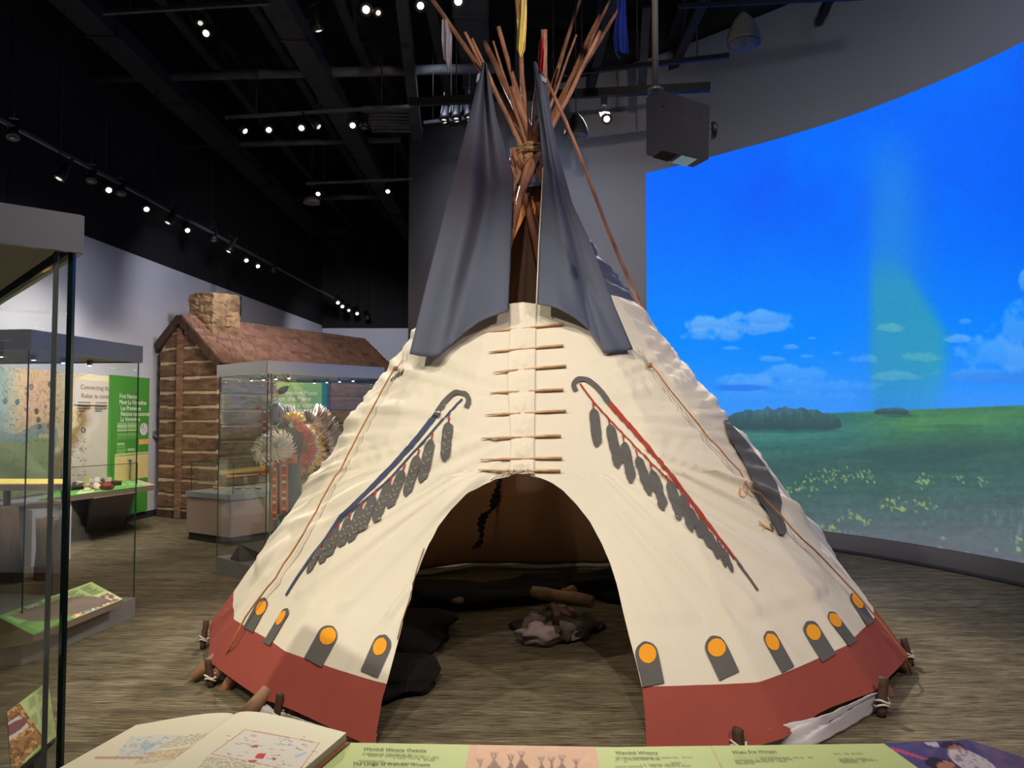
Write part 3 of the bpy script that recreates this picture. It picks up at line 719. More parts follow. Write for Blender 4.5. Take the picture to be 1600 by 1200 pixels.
def hemT(a):
    sa = ((a+180) % 360)-180; aa = abs(sa)
    if sa > 0: k = min(1, max(0, (aa-13)/22)); return 0.004+0.027*k*k*(3-2*k)-(0.006*min(1, max(0, (aa-45)/20)))
    k = min(1, max(0, (aa-14)/26)); return 0.006 + 0.022*k*k*(3-2*k)
TT = [0.0]+list(np.linspace(0.02, 0.24, 34)[0:])+list(np.linspace(0.245, tDoor-0.002, 34))
TT += list(np.linspace(tDoor, tLace, 46)[0:]) + list(np.linspace(tLace+.004, 0.955, 46))
SLL = [(793, 484), (796, 440), (798, 400), (800, 340), (803, 265), (805, 250)]
SLR = [(838, 478), (839, 430), (841, 390), (845, 330), (848, 265), (849, 250)]
NU = 420
def edge_angles(t):
    if t < tDoor:
        return outline_angle(DL, t, -1), outline_angle(DRt, t, 1)
    if t <= tLace: 
        a = solve(lambda a: proj(surfP(a, t, False))[0], -14, 14, 818); return a-0.05, a+0.05
    def f(outl):
        def g(a):
            x, y = proj(surfP(a, t, False)); ys = [p[1] for p in outl]; xs = [p[0] for p in outl]
            return x - float(np.interp(y, ys[::-1], xs[::-1]))
        return solve(g, -60, 60, 0)
    return f(SLL), f(SLR)
mb = MB(); rows = []
tB = 0.088; tD = 0.655
tb0 = solve(lambda t: proj(surfP(20, t, False))[1], 0.02, 0.2, 1069)
def tBa(a):
    k = min(1, max(0, (abs(((a+180) % 360)-180)-20)/30)); return tb0+(0.088-tb0)*k*k*(3-2*k)
TT = sorted(set([round(x, 5) for x in TT] + [tB, tD]))
for t in TT:
    aL, aR = edge_angles(t); row = []
    for i in range(NU+1):
        u = i/NU; e = 0.5-0.5*math.cos(math.pi*u); u2 = u*0.55+e*0.45
        a = aR + (360+aL-aR)*u2
        tt = t+(tBa(a)-tB)*(1-(t-tB)/.1 if t < tB+.1 else 0) if t > tB else hemT(a) + (tBa(a)-hemT(a))*(t/tB)
        row.append(mb.bm.verts.new(surfP(a, tt)))
    rows.append(row)
for j in range(len(rows)-1):
    tm = (TT[j]+TT[j+1])/2; mi = 1 if tm < tB else (2 if tm > tD else 0)
    for i in range(NU):
        f = mb.bm.faces.new((rows[j][i], rows[j][i+1], rows[j+1][i+1], rows[j+1][i])); f.smooth = True; f.material_index = mi
mb.bm.normal_update()
COVERTREE = BVHTree.FromBMesh(mb.bm)
def canvas(name, rgb, var=0.03, transl=0.18, bump=0.12, rough=0.85):
    m = material(name, rgb, rough, var=var, vscale=2.2, bump=bump, bscale=16, spec=0.15, transl=transl)
    return m
CREAM = canvas('cream canvas', (228, 219, 200), transl=0.24)
BRICK = canvas('brick red canvas', (140, 68, 58), 0.06, 0.03)
SLATE = material('slate blue canvas', (82, 88, 104), 0.6, var=.05, vscale=2.2, bump=.12, bscale=16, spec=.2, transl=.14, tcol=(190, 120, 70))
PGREY = material('charcoal paint on canvas', (88, 86, 84), 0.85, var=0.05, spec=0.15)
PORANGE = material('orange paint on canvas', (222, 148, 42), 0.85, var=0.04, vscale=12, spec=0.15)
PRED = material('red paint on canvas', (148, 60, 48), 0.85, var=0.05, spec=0.15)
PBLUE = material('navy paint on canvas', (62, 70, 96), 0.85, var=0.05, spec=0.15)
PWHITE = material('pale paint on canvas', (132, 124, 110), 0.85, spec=0.15)
PTAN = material('tan paint on canvas', (206, 140, 74), 0.85, spec=0.15)
def hit(px, py, off=0.003):
    for k in range(40):
        for s in ((0,) if k == 0 else (k, -k)):
            r = ray(px+s*0.8, py).normalized(); h = COVERTREE.ray_cast(CAM, r)
            if h[0] is not None and h[0].y < 7.2:
                n = h[1] if h[1].dot(r) < 0 else -h[1]; return h[0] + n*off
    return atY(px, py, 5)
def loft(A, B, mi, nu=4, seg=7.0, off=0.003):
    off += .0055; seg = min(seg, 4.0)
    """painted shape between two pixel outlines, laid on the cover"""
    def res(P, n):
        P = np.array(P, float); d = np.r_[0, np.cumsum(np.hypot(*np.diff(P, axis=0).T))]
        s = np.linspace(0, d[-1], n); return np.stack([np.interp(s, d, P[:, 0]), np.interp(s, d, P[:, 1])], 1)
    L = max(np.hypot(*np.diff(np.array(A, float), axis=0).T).sum(), np.hypot(*np.diff(np.array(B, float), axis=0).T).sum())
    n = max(3, int(L/seg)+1); a = res(A, n); b = res(B, n); V = []
    for i in range(n):
        V.append([mb.bm.verts.new(hit(*(a[i]*(1-k/nu)+b[i]*(k/nu)), off)) for k in range(nu+1)])
    for i in range(n-1):
        for k in range(nu):
            f = mb.bm.faces.new((V[i][k], V[i][k+1], V[i+1][k+1], V[i+1][k])); f.material_index = mi; f.smooth = True
def smoothpath(P, n=6):
    out = []; P = [np.array(p, float) for p in P]
    for i in range(len(P)-1):
        p0 = P[max(i-1, 0)]; p1 = P[i]; p2 = P[i+1]; p3 = P[min(i+2, len(P)-1)]
        for k in range(n):
            t = k/n; out.append(0.5*((2*p1)+(-p0+p2)*t+(2*p0-5*p1+4*p2-p3)*t*t+(-p0+3*p1-3*p2+p3)*t**3))
    out.append(P[-1]); return out
def stroke(P, w0, w1, mi, off=0.003, smooth=True, seg=5):
    Q = smoothpath(P) if smooth else [np.array(p, float) for p in P]; A = []; B = []; n = len(Q)
    for i in range(n):
        t = Q[min(i+1, n-1)]-Q[max(i-1, 0)]; t = t/np.hypot(*t); nn = np.array([-t[1], t[0]]); w_ = (w0+(w1-w0)*i/(n-1))/2
        A.append(Q[i]+nn*w_); B.append(Q[i]-nn*w_)
    loft(A, B, mi, 2, seg, off)
def feather(top, bot, wid, mi=3, off=0.0042, barred=False, sd=0, stub=True):
    top = np.array(top, float); bot = np.array(bot, float); d = bot-top; L = np.hypot(*d); d /= L; n = np.array([-d[1], d[0]])
    prof = [(0, .12), (.04, .55), (.10, .86), (.2, 1), (.5, 1), (.75, .98), (.86, .92), (.93, .6), (1.0, .12)]
    A = []; B = []
    for s, k in prof:
        sh = (0.10 if s > .9 else 0)*wid
        A.append(top+d*L*s+n*(wid/2*k+sh)); B.append(top+d*L*s-n*(wid/2*k-sh))
    loft(A, B, mi, 3, 4.0, off)
    if barred:
        rg = random.Random(sd)
        for k in range(int(L/9)):
            s = 0.32+0.6*k/max(1, int(L/9)); sg = 1 if k % 2 else -1
            c = top+d*L*s; p0 = c+n*wid*0.06*sg; p1 = c+n*wid*0.36*sg-d*wid*0.26
            stroke([p0, p1], 2.0, 1.2, 7, off+.002, False, 3)
    if stub: stroke([top-d*wid*.62+np.array([0, -1.0]), top+d*1], 2.4, 2.4, 5, off+.001, False, 4)
def post(bottom, top, wpx, oc, rx, ry):
    b = np.array(bottom, float); t = np.array(top, float); d = t-b; L = np.hypot(*d); d /= L; n = np.array([-d[1], d[0]])
    A = []; B = []
    for s in np.linspace(0, 1, 16):
        rr = wpx/2; h = L*s; x = rr
        cap = L-rr*1.15
        if h > cap: q = (h-cap)/(L-cap+1e-6); x = rr*math.sqrt(max(0.02, 1-q*q))
        A.append(b+d*h+n*x); B.append(b+d*h-n*x)
    loft(A, B, 3, 4, 4.0, .003)
    oc = np.array(oc, float); A = []; B = []
    for s in np.linspace(-0.995, 0.995, 12):
        k = math.sqrt(1-s*s); A.append(oc+d*ry*s+n*rx*k); B.append(oc+d*ry*s-n*rx*k)
    loft(A, B, 4, 4, 3.0, .0055)
# right staff
stroke([(900, 612), (896, 603), (900, 596), (907, 593), (920, 596), (936, 610), (952, 631)], 7.5, 8.5, 3, .0045)
stroke([(952, 631), (972, 654), (993, 677), (1025, 715), (1056, 753), (1091, 801), (1123, 842), (1150, 877)], 8.5, 3.0, 5)
stroke([(1150, 877), (1168, 901), (1183, 923)], 3.2, 3.2, 3)
stroke([(906, 600), (928, 630), (964, 669), (996, 702), (1034, 740), (1063, 766), (1101, 810), (1145, 873)], 2.6, 2.2, 5)
for top, bot, wd in [((927, 639), (934, 700), 16), ((952, 664), (968, 733), 16), ((974, 691), (988, 756), 15.5), ((996, 714), (1017, 775), 15), ((1018, 734), (1039, 798), 15), ((1044, 753), (1064, 812), 15), ((1064, 774), (1083, 831), 14), ((1075, 793), (1097, 840), 12), ((1093, 812), (1110, 857), 11), ((1105, 831), (1123, 874), 10), ((1120, 847), (1134, 887), 8), ((1131, 862), (1144, 895), 7)]:
    feather(top, bot, wd)
# left staff
stroke([(729, 638), (733, 628), (729, 618), (714, 614), (702, 622), (691, 634), (682, 648)], 7.5, 8.5, 3, .0045)
stroke([(682, 648), (658, 679), (637, 703), (616, 727), (592, 751), (574, 769), (550, 793), (532, 808)], 8.5, 5.0, 6)
stroke([(532, 808), (511, 841), (490, 868), (468, 899), (448, 931)], 4.4, 3.0, 6)
stroke([(723, 624), (697, 651), (670, 682), (640, 715), (610, 748), (580, 775), (550, 799), (529, 820), (503, 854)], 2.8, 2.2, 6)
for k, (top, bot, wd) in enumerate([((702, 660), (695, 721), 16), ((675, 687), (659, 756), 16), ((654, 712), (635, 777), 15), ((631, 735), (608, 795), 15), ((610, 754), (586, 817), 15), ((586, 775), (563, 832), 15), ((565, 793), (547, 849), 14), ((547, 810), (532, 856), 13), ((529, 825), (514, 871), 12), ((516, 841), (502, 882), 11), ((502, 856), (482, 897), 8)]):
    feather(top, bot, wd, barred=True, sd=k)
for a_ in [((389, 985), (416, 935), 17, (410, 951), 7, 12.5), ((418, 1007), (451, 951), 12, (441, 966), 4.5, 13), ((490, 1036), (521, 979), 31, (514, 995), 12.5, 14.5), ((578, 1054), (604, 993), 29, (595, 1011), 10, 14.5),
           ((1020, 1071), (1006, 1003), 36, (1011, 1022), 13.5, 15.5), ((1139, 1057), (1110, 995), 34, (1119, 1013), 14, 14.5), ((1230, 1047), (1197, 987), 22, (1205, 1004), 9.5, 14.5), ((1294, 1029), (1259, 972), 25, (1269, 989), 10.5, 13.5), ((1331, 1006), (1294, 957), 15, (1303, 970), 7.5, 13), ((1359, 975), (1329, 928), 14, (1338, 940), 6.5, 13.5)]: post(*a_)
# eagle on the right side
loft([(1128, 657), (1133, 680), (1147, 704), (1164, 734), (1173, 755), (1180, 780), (1195, 801), (1206, 822), (1213, 836)], [(1132, 657), (1162, 690), (1192, 729), (1210, 757), (1218, 785), (1216, 803), (1226, 829), (1222, 838)], 3, 8, 4, .014)
for k in range(5): stroke([(1181+k*2.2, 770+k*5), (1173+k*2.6, 764+k*5.5)], 3, .6, 7, .006, False, 3)
stroke([(1156, 763), (1154, 771), (1158, 777), (1164, 775)], 3, 1.5, 8, .004); stroke([(1164, 768), (1166, 773)], 2.5, 2, 8, .004, False)
stroke([(1207, 829), (1198, 826), (1190, 821)], 4, 2.5, 8, .004); stroke([(1190, 821), (1184, 814)], 1.6, 1, 8, .004, False); stroke([(1190, 822), (1184, 821)], 1.6, 1, 8, .004, False); stroke([(1194, 824), (1190, 829)], 1.6, 1, 8, .004, False)
stroke([(1206, 830), (1202, 818)], 4, 2, 3, .005, False)
# feather tips of the bird on the left silhouette
for k in range(4): stroke([(612+k*5, 596-k*3), (617+k*5, 588-k*3.5)], 3, 1.0, 3, .004, False, 3)

TP = thing('tipi', 'large painted canvas tipi with brick red band and slate smoke flaps on the carpet', 'tipi', (TC.x, TC.y, 0))
cover = mb.build('cover', [CREAM, BRICK, SLATE, PGREY, PORANGE, PRED, PBLUE, PWHITE, PTAN], TP, fix=False)
# front lacing strip with gathers
mb = MB(); lrow = [510, 548, 579, 613, 647, 684, 719, 737]
def strip(u, v):
    t = tDoor+0.002+(tLace+0.006-tDoor)*v
    x0 = 797+2*math.sin(v*9)-2*v; x1 = 838-4*(1-v) if True else 0
    a0 = solve(lambda a: proj(surfP(a, t, False))[0], -16, 16, x0); a1 = solve(lambda a: proj(surfP(a, t, False))[0], -16, 16, x1)
    a = a0+(a1-a0)*u; y = proj(surfP(a, t, False))[1]
    g = min(abs(y-r_) for r_ in lrow); pin = math.exp(-(g/7)**2)
    w_ = math.sin(math.pi*min(1, max(0, u)))
    d = 0.012+0.014*w_*(1-pin) + 0.006*mn.noise(Vector((u*5, v*34, 1)))*w_ + 0.004*mn.noise(Vector((u*14, v*70, 2)))*w_
    return surfP(a, t, False, d)
mb.grid(strip, 26, 190); mb.build('lacing_strip', CREAM, TP, solid=0.004)
mb = MB()
for x_ in (799, 838):
    pts = [surfP(solve(lambda a: proj(surfP(a, t, False))[0], -16, 16, x_-(3 if x_ > 820 else 0)), t, False, 0.010) for t in np.linspace(tDoor, tLace, 30)]
    mb.tube(pts, 0.003, 5)
mb.build('seam', material('seam cream', (196, 184, 158), .9), TP)
pins = [((748, 737), (875, 738)), ((750, 719), (878, 718)), ((752, 687), (876, 683)), ((758, 651), (884, 644)), ((766, 616), (880, 611)), ((770, 584), (884, 574)), ((764, 552), (880, 542)), ((756, 521), (880, 509)), ((768, 491), (874, 482))]
for k, (a_, b_) in enumerate(pins):
    mb = MB(); pa = hit(a_[0], a_[1], .016); pb = hit(b_[0], b_[1], .016); pm = hit(816, (a_[1]+b_[1])/2, .004)
    # one stick from each side, points meeting under the strip
    ml = pm+Vector((0, 0, 0.004)); L1 = [pa, pa.lerp(ml, .5)+Vector((0, -.004, 0)), ml]; L2 = [pb, pb.lerp(ml, .5)+Vector((0, -.004, .003)), ml]
    mb.tube(L1, [.003, .0085, .006], 7); mb.tube(L2, [.008, .009, .005], 7)
    mb.build('lacing_pin', PINW, TP)
mb = MB()
for dx in (-18, -8, 4, 14): mb.tube([hit(812, 742, .02), hit(812+dx, 737-abs(dx)*.1, .026), hit(812+dx*1.6, 742+abs(dx)*.2, .018)], .0028, 5)
mb.tube([hit(800, 740, .02), hit(798, 748, .02), hit(790, 752, .012)], .0028, 5); mb.build('door_tie', ROPEW, TP)
# door hem line on the left edge and rope along it
mb = MB()
mb.tube([hit(x, y, .01) for x, y in ((664, 858), (656, 893), (645, 935), (634, 975), (628, 1000))], .003, 5); mb.build('door_edge_cord', material('brown cord', (120, 84, 60), .9), TP)

# ---- smoke flaps
def flap(name, outer, inner, bottom, fold, label):
    def pp(L, v):
        P = np.array(L, float); d = np.r_[0, np.cumsum(np.hypot(*np.diff(P[:, :2], axis=0).T))]; s = v*d[-1]
        return np.array([np.interp(s, d, P[:, k]) for k in range(3)])
    BT = np.array(bottom, float); dB = np.r_[0, np.cumsum(np.hypot(*np.diff(BT, axis=0).T))]
    mb = MB()
    def fn(u, v):
        o_ = pp(outer, v); i_ = pp(inner, v); p = o_*(1-u)+i_*u
        s = u*dB[-1]; b = np.array([np.interp(s, dB, BT[:, 0]), np.interp(s, dB, BT[:, 1])]); l = pp(outer, 1)*(1-u)+pp(inner, 1)*u
        k = v**3; p[:2] += (b-l[:2])*k
        z = p[2] + fold(u, v) + 0.02*mn.noise(Vector((u*4, v*5, 7)))*math.sin(math.pi*u)
        h = COVERTREE.ray_cast(CAM, ray(p[0], p[1]).normalized())
        if h[0] is not None: z = min(z, h[0].y-.035-.02*abs(math.sin(u*9+v*4)))
        return atY(p[0], p[1], z)
    mb.grid(fn, 40, 60); o = mb.build(name, SLATE, TP, solid=.004)
    return o
def foldL(u, v):
    e = math.sin(math.pi*u)
    return e*(0.16*math.exp(-((u-(.62))/.16)**2)*(1-v)**.5 + 0.05*math.sin(u*9+v*3)*v - 0.03*math.sin(u*16+v*5)*v*v) - 0.05*e
FL = flap('smoke_flap', [(754, 97, 5.78), (735, 175, 5.74), (715, 250, 5.66), (690, 350, 5.5), (662, 460, 5.3), (640, 553, 5.10)], [(760, 98, 5.78), (775, 180, 5.80), (796, 255, 5.82), (803, 275, 5.80), (800, 340, 5.55), (797, 420, 5.30), (794, 487, 5.05)], [(640, 553), (660, 557), (686, 557), (700, 543), (725, 520), (748, 503), (772, 493), (794, 487)], foldL, '')
def foldR(u, v):
    e = math.sin(math.pi*u)
    return e*(0.07*math.sin(u*7.5+1.0-v*2.2)*v + 0.03*math.sin(u*15+v*4)*v) - 0.04*e
FR = flap('smoke_flap', [(837, 96, 5.80), (853, 124, 5.82), (864, 201, 5.84), (875, 250, 5.84), (895, 320, 5.62), (926, 386, 5.42), (961, 480, 5.22), (989, 546, 5.06)], [(833, 97, 5.80), (838, 150, 5.86), (844, 205, 5.84), (848, 262, 5.82), (846, 310, 5.66), (842, 380, 5.42), (840, 430, 5.25), (838, 476, 5.08)], [(989, 546), (965, 550), (944, 552), (938, 540), (920, 515), (900, 498), (870, 481), (838, 475)], foldR, '')
# pale edge of the right flap and pocket patches
mb = MB(); mb.tube([atY(x, y, min(d, (COVERTREE.ray_cast(CAM, ray(x, y).normalized())[0] or Vector((0, 99, 0))).y-.035)-.012) for x, y, d in ((848, 262, 5.81), (846, 310, 5.65), (842, 380, 5.41), (840, 430, 5.24), (838, 476, 5.07))], .004, 6); mb.build('flap_binding', CREAM, FR)
mb = MB(); mb.face([atY(746, 117, 5.76), atY(752, 112, 5.76), atY(748, 125, 5.75), atY(744, 129, 5.75)]); mb.face([atY(846, 118, 5.78), atY(855, 124, 5.78), atY(853, 130, 5.78), atY(847, 126, 5.78)]); mb.build('flap_pocket', material('pale pocket', (150, 150, 168), .8), TP, solid=.006)
def cordpts(P, n=26, off=.045):
    P = np.array(P, float); d = np.r_[0, np.cumsum(np.hypot(*np.diff(P, axis=0).T))]
    return [hit(np.interp(s, d, P[:, 0]), np.interp(s, d, P[:, 1]), off) for s in np.linspace(0, d[-1], n)]
# cords from the flap corners
CORD = material('flap cord', (150, 104, 60), .8, var=.2, vscale=40)
mb = MB(); P = [hit(639, 553, .05), hit(632, 568, .03), hit(625, 577, .03)]; mb.tube(P, .007, 6); mb.build('flap_strap', ROPEW, TP)
mb = MB(); mb.tube(cordpts([(625, 577), (590, 643), (540, 735), (490, 826), (440, 905), (395, 965), (374, 1005)]) + [atZ(340, 1050, .05)], .0055, 6); FCD = mb.build('flap_cord', CORD, TP)
mb = MB(); mb.blob(hit(625, 576, .035), (.018, .018, .018), 3, .2, 2, 2); mb.build('cord_knot', CORD, FCD)
mb = MB(); mb.tube([hit(989, 547, .05), hit(1000, 560, .04), hit(1009, 572, .03)], .007, 6); mb.build('flap_strap', ROPEW, TP)
mb = MB(); mb.tube(cordpts([(1009, 572), (1060, 640), (1130, 722), (1200, 800), (1270, 872), (1330, 935), (1372, 985), (1403, 1028)]) + [atZ(1424, 1052, .02)], .0055, 6); FCD = mb.build('flap_cord', CORD, TP)
mb = MB(); mb.blob(hit(1009, 572, .035), (.018, .018, .018), 3, .2, 2, 2); mb.build('cord_knot', CORD, FCD)

# ---- poles: straight lines from the ring through the crossing to the measured tops
def find_base(C, T, front):
    (cx, cy), (tx, ty) = C, T
    best = None
    for k in range(720):
        a = -180+k*.5; isf = abs(a) < 95
        if isf != front: continue
        x, y = proj(ringP(a)); d = abs((x-cx)*(ty-cy)-(y-cy)*(tx-cx))/math.hypot(tx-cx, ty-cy)
        if best is None or d < best[0]: best = (d, a)
    return best[1], best[0]
POLES = [  # crossing px, crossing depth, top px, front?, radius at base, radius at top
    ((837, 234), 6.16, (672, -6), True, .040, .020),
    ((840, 238), 6.24, (757, 66), True, .042, .030),
    ((834, 236), 6.28, (777, 41), False, .040, .020),
    ((826, 236), 6.30, (806, -6), False, .040, .018),
    ((850, 236), 6.20, (850, 46), False, .040, .028),
    ((831, 232), 6.12, (907, -4), True, .040, .018),
    ((843, 236), 6.10, (952, 2), True, .040, .016),
    ((838, 238), 6.18, (937, 24), True, .040, .020),
    ((830, 240), 6.22, (967, 13), True, .042, .018),
    ((846, 232), 6.26, (941, 48), False, .036, .018),
    ((822, 238), 6.30, (725, 50), False, .034, .014),
    ((824, 232), 6.22, (769, 64), False, .026, .010),
    ((838, 240), 6.26, (799, 134), False, .040, .034),
    ((828, 236), 6.30, (845, 60), False, .024, .010),
    ((833, 240), 6.34, (903, 54), False, .026, .010),
    ((820, 240), 6.20, (735, 60), False, .036, .014),
]
TOPS = []
for k, (C, cd_, T, fr, r0, r1) in enumerate(POLES):
    r0 *= .9; r1 *= .85
    a, err = find_base(C, T, fr)
    B = baseP(a) + (Vector((TC.x, TC.y, 0))-ringP(a)).normalized()*0.05 if True else ringP(a)
    if fr: B = ringP(a); 
    Cp = atY(C[0], C[1], cd_)
    # extend to the top pixel row
    dv = Cp-B; s = solve(lambda s: proj(B+dv*s)[1], 1.0, 2.6, T[1]); Tp = B+dv*s
    if err > 3 or abs(proj(Tp)[0]-T[0]) > 4:   # bend slightly at the crossing
        Tp = atY(T[0], T[1], Tp.y)
    TOPS.append((T, Tp))
    pts = []; rad = []; n1 = 14
    # the cover lies over the poles: keep them just inside it
    inn = Vector((-math.sin(R(a)), math.cos(R(a)), 0))*0.17
    for i in range(n1+1):
        t = i/n1; kk = min(1, max(0, (t-.72)/.28)); kk = kk*kk*(3-2*kk); p = surfP(a, t, False, -.085).lerp(B.lerp(Cp, t), kk); p += Vector((mn.noise(Vector((k, t*4, 1))), mn.noise(Vector((k, t*4, 2))), 0))*.015*min(1, t*3)
        if i == 0: p = p - (Cp-B).normalized()*0.0 + Vector((0, 0, .01))
        pts.append(p); rad.append(r0*.95+(r1*1.3-r0*.95)*t*.62)
    n2 = 12; rc = rad[-1]
    for i in range(1, n2+1):
        t = i/n2; p = Cp.lerp(Tp, t) + Vector((mn.noise(Vector((k, t*3, 5))), mn.noise(Vector((k, t*3, 6))), 0))*.02*math.sin(math.pi*t)
        pts.append(p); rad.append(rc+(r1-rc)*t + .002*mn.noise(Vector((k, t*9, 9))))
    mb = MB(); mb.tube(pts, rad, 10); mb.build('pole', WOODPOLE, TP)
    if fr and abs(a) > 25:
        # the foot that sticks out under the hem
        d = (B-Cp).normalized(); f0 = pts[0]; 
for (ax, ay, az), foot in (((0, 0, 0), (300, 1060)), ((0, 0, 0), (325, 1066)), ((0, 0, 0), (371, 1132)), ((0, 0, 0), (1418, 1046))):
    F = atZ(foot[0], foot[1], 0.02); d = (AP-F); mb = MB()
    tt = 0.033; k = F + d*tt + (Vector((TC.x, TC.y, 0))-F)*0.035
    mb.tube([F, F.lerp(k, .5), k], [.040, .039, .036], 12); mb.build('pole', material('pole foot wood', (140, 104, 78), .7, col2=(92, 66, 50), vscale=9), TP)
# poles showing in the smoke hole under the rope
for (x0, y0, x1, y1, d0, d1) in ((806, 250, 843, 408, 6.08, 6.35), (815, 252, 850, 345, 6.10, 6.35), (826, 248, 856, 300, 6.05, 6.2), (832, 246, 866, 300, 6.1, 6.3), (801, 250, 800, 275, 6.1, 6.12)):
    a_ = atY(x0, y0, d0); b_ = atY(x1, y1, d1); mb = MB(); mb.tube([a_+(a_-b_)*.12, a_, a_.lerp(b_, .5)+Vector((.004, 0, 0)), b_, b_+(b_-a_)*.3], [.024, .026, .028, .028, .028], 10); mb.build('pole', WOODPOLE, TP)
# outside pole that holds the right flap, and the hidden one on the left
T0 = atY(853, 122, 5.80); P1 = atY(1001, 478, 6.55); d = (P1-T0); s = -T0.z/d.z
mb = MB(); n = 16; mb.tube([T0+d*(s*i/n)+Vector((.012*math.sin(i*1.1), 0, .01*math.sin(i*.7))) for i in range(n+1)], [.013+.012*i/n for i in range(n+1)], 9); mb.build('flap_pole', WOODPOLE, TP)
T0 = atY(757, 108, 5.86); P1 = atY(700, 330, 6.45); d = (P1-T0); s = -T0.z/d.z
mb = MB(); mb.tube([T0+d*(s*i/10) for i in range(11)], [.014+.010*i/10 for i in range(11)], 9); mb.build('flap_pole', WOODDARK, TP)
# rope round the crossing
mb = MB(); c = atY(826, 238, 6.17)
for k in range(6):
    pts = []; 
    for i in range(33):
        a = 2*math.pi*i/32; rr = .135+.010*math.sin(k*2.1+i*.7)
        pts.append(c+Vector((math.cos(a)*rr, math.sin(a)*rr*1.0, .035*math.cos(a)*(1 if k % 2 else .6)+(k-2.5)*.010 + .008*math.sin(i*.9+k))))
    mb.tube(pts, .009, 6, cap=False)
RP_ = mb.build('rope', ROPE, TP)
mb = MB()
for k, (x, y) in enumerate(((808, 252), (818, 256), (824, 250))): mb.tube([atY(x-6, y-8, 6.0), atY(x, y, 5.99), atY(x+5, y-7, 6.0)], .007, 6)
mb.build('rope_knot', ROPE, RP_)
# ---- cloths on the poles
def cloth(px, label, rgb, Y, tails=(), name='cloth_streamer'):
    L, Rr = px; mb = MB()
    def fn(u, v):
        n = len(L)-1; s = v*n; i = min(int(s), n-1); f = s-i
        a = np.array(L[i])*(1-f)+np.array(L[i+1])*f; b = np.array(Rr[i])*(1-f)+np.array(Rr[i+1])*f
        p = a*(1-u)+b*u; return atY(p[0], p[1], Y + .03*math.sin(u*8+v*3) + .02*mn.noise(Vector((u*3, v*6, px[0][0][0]))))
    mb.grid(fn, 14, 30)
    for T in tails:
        mb.tube([atY(x, y, Y+.01) for x, y in T], .004, 5)
    o = mb.build(name, material('cloth '+label, rgb, .85, var=.06, vscale=8, spec=.1), None, solid=.003); tag(o, label, 'cloth', 'cloths tied to the tipi poles'); return o
Yw = TOPS[0][1].y
def ydepth(i, py):
    C, cd_, T, *_ = POLES[i]; f = (py-C[1])/(T[1]-C[1]); return cd_+(TOPS[i][1].y-cd_)*f
cloth(([(691, 30), (690, 60), (693, 92), (697, 97), (701, 112)], [(701, 30), (706, 50), (706, 80), (705, 100), (703, 113)]), 'long white cloth strip hanging from the leaning left pole', (176, 172, 184), ydepth(0, 40)-.03)
cloth(([(808, -8), (808, 20), (808, 50), (807, 76), (813, 90)], [(823, -8), (823, 20), (822, 50), (820, 78), (816, 88)]), 'yellow cloth strip hanging from the upright pole', (226, 204, 118), ydepth(3, 30)-.05)
cloth(([(846, 55), (844, 75), (843, 95), (843, 112)], [(851, 52), (850, 75), (849, 95), (848, 112)]), 'narrow red cloth strip on the short thick pole', (170, 24, 48), ydepth(4, 80)-.05)
cloth(([(966, -6), (962, 20), (962, 50), (966, 76), (970, 82)], [(977, -6), (978, 20), (980, 50), (982, 74), (982, 84)]), 'royal blue cloth strip on the rightmost leaning pole', (36, 52, 138), ydepth(8, 20)-.02, tails=([(962, 30), (959, 60), (962, 82), (968, 92)], [(964, 20), (961, 45), (963, 70), (965, 80)]))

# ---- white skirt of the liner on the ground, in front
WHITEC = canvas('white liner cloth', (196, 190, 192), .04, .1)
def ground_skirt(inner, outer, nv=8, nu=60):
    mb = MB()
    def ip(L, u):
        P = np.array(L, float); d = np.r_[0, np.cumsum(np.hypot(*np.diff(P[:, :2], axis=0).T))]; return [float(np.interp(u*d[-1], d, P[:, k])) for k in range(3)]
    def fn(u, v):
        a = ip(inner, u); b = ip(outer, u); A_ = atZ(*a); B_ = atZ(*b); p = A_.lerp(B_, v)
        p.z = max(.004, a[2]*(1-v)+b[2]*v) + .022*math.sin(math.pi*v)*abs(math.sin(u*9+v*7)) + .010*abs(mn.noise(Vector((u*12, v*5, 2)))); return p
    mb.grid(fn, nu, 14); mb.build('ground_skirt', WHITEC, TP, solid=.004)
ground_skirt([(1075, 1158, .02), (1120, 1156, .04), (1200, 1138, .11), (1290, 1118, .12), (1350, 1090, .12), (1372, 1082, .12)], [(1110, 1172, .006), (1180, 1174, .006), (1268, 1168, .006), (1320, 1142, .006), (1360, 1118, .006), (1376, 1102, .02)])
ground_skirt([(590, 1150, .03), (540, 1146, .04), (480, 1128, .06), (425, 1108, .08), (415, 1100, .08)], [(585, 1162, .006), (540, 1160, .006), (480, 1146, .006), (440, 1133, .006), (392, 1131, .006)])
mb = MB(); mb.tube([atZ(x, y, .03) for x, y in ((1075, 1172), (1130, 1160), (1180, 1157), (1240, 1152), (1290, 1142))], .012, 8); mb.build('skirt_rope', ROPEW, TP)

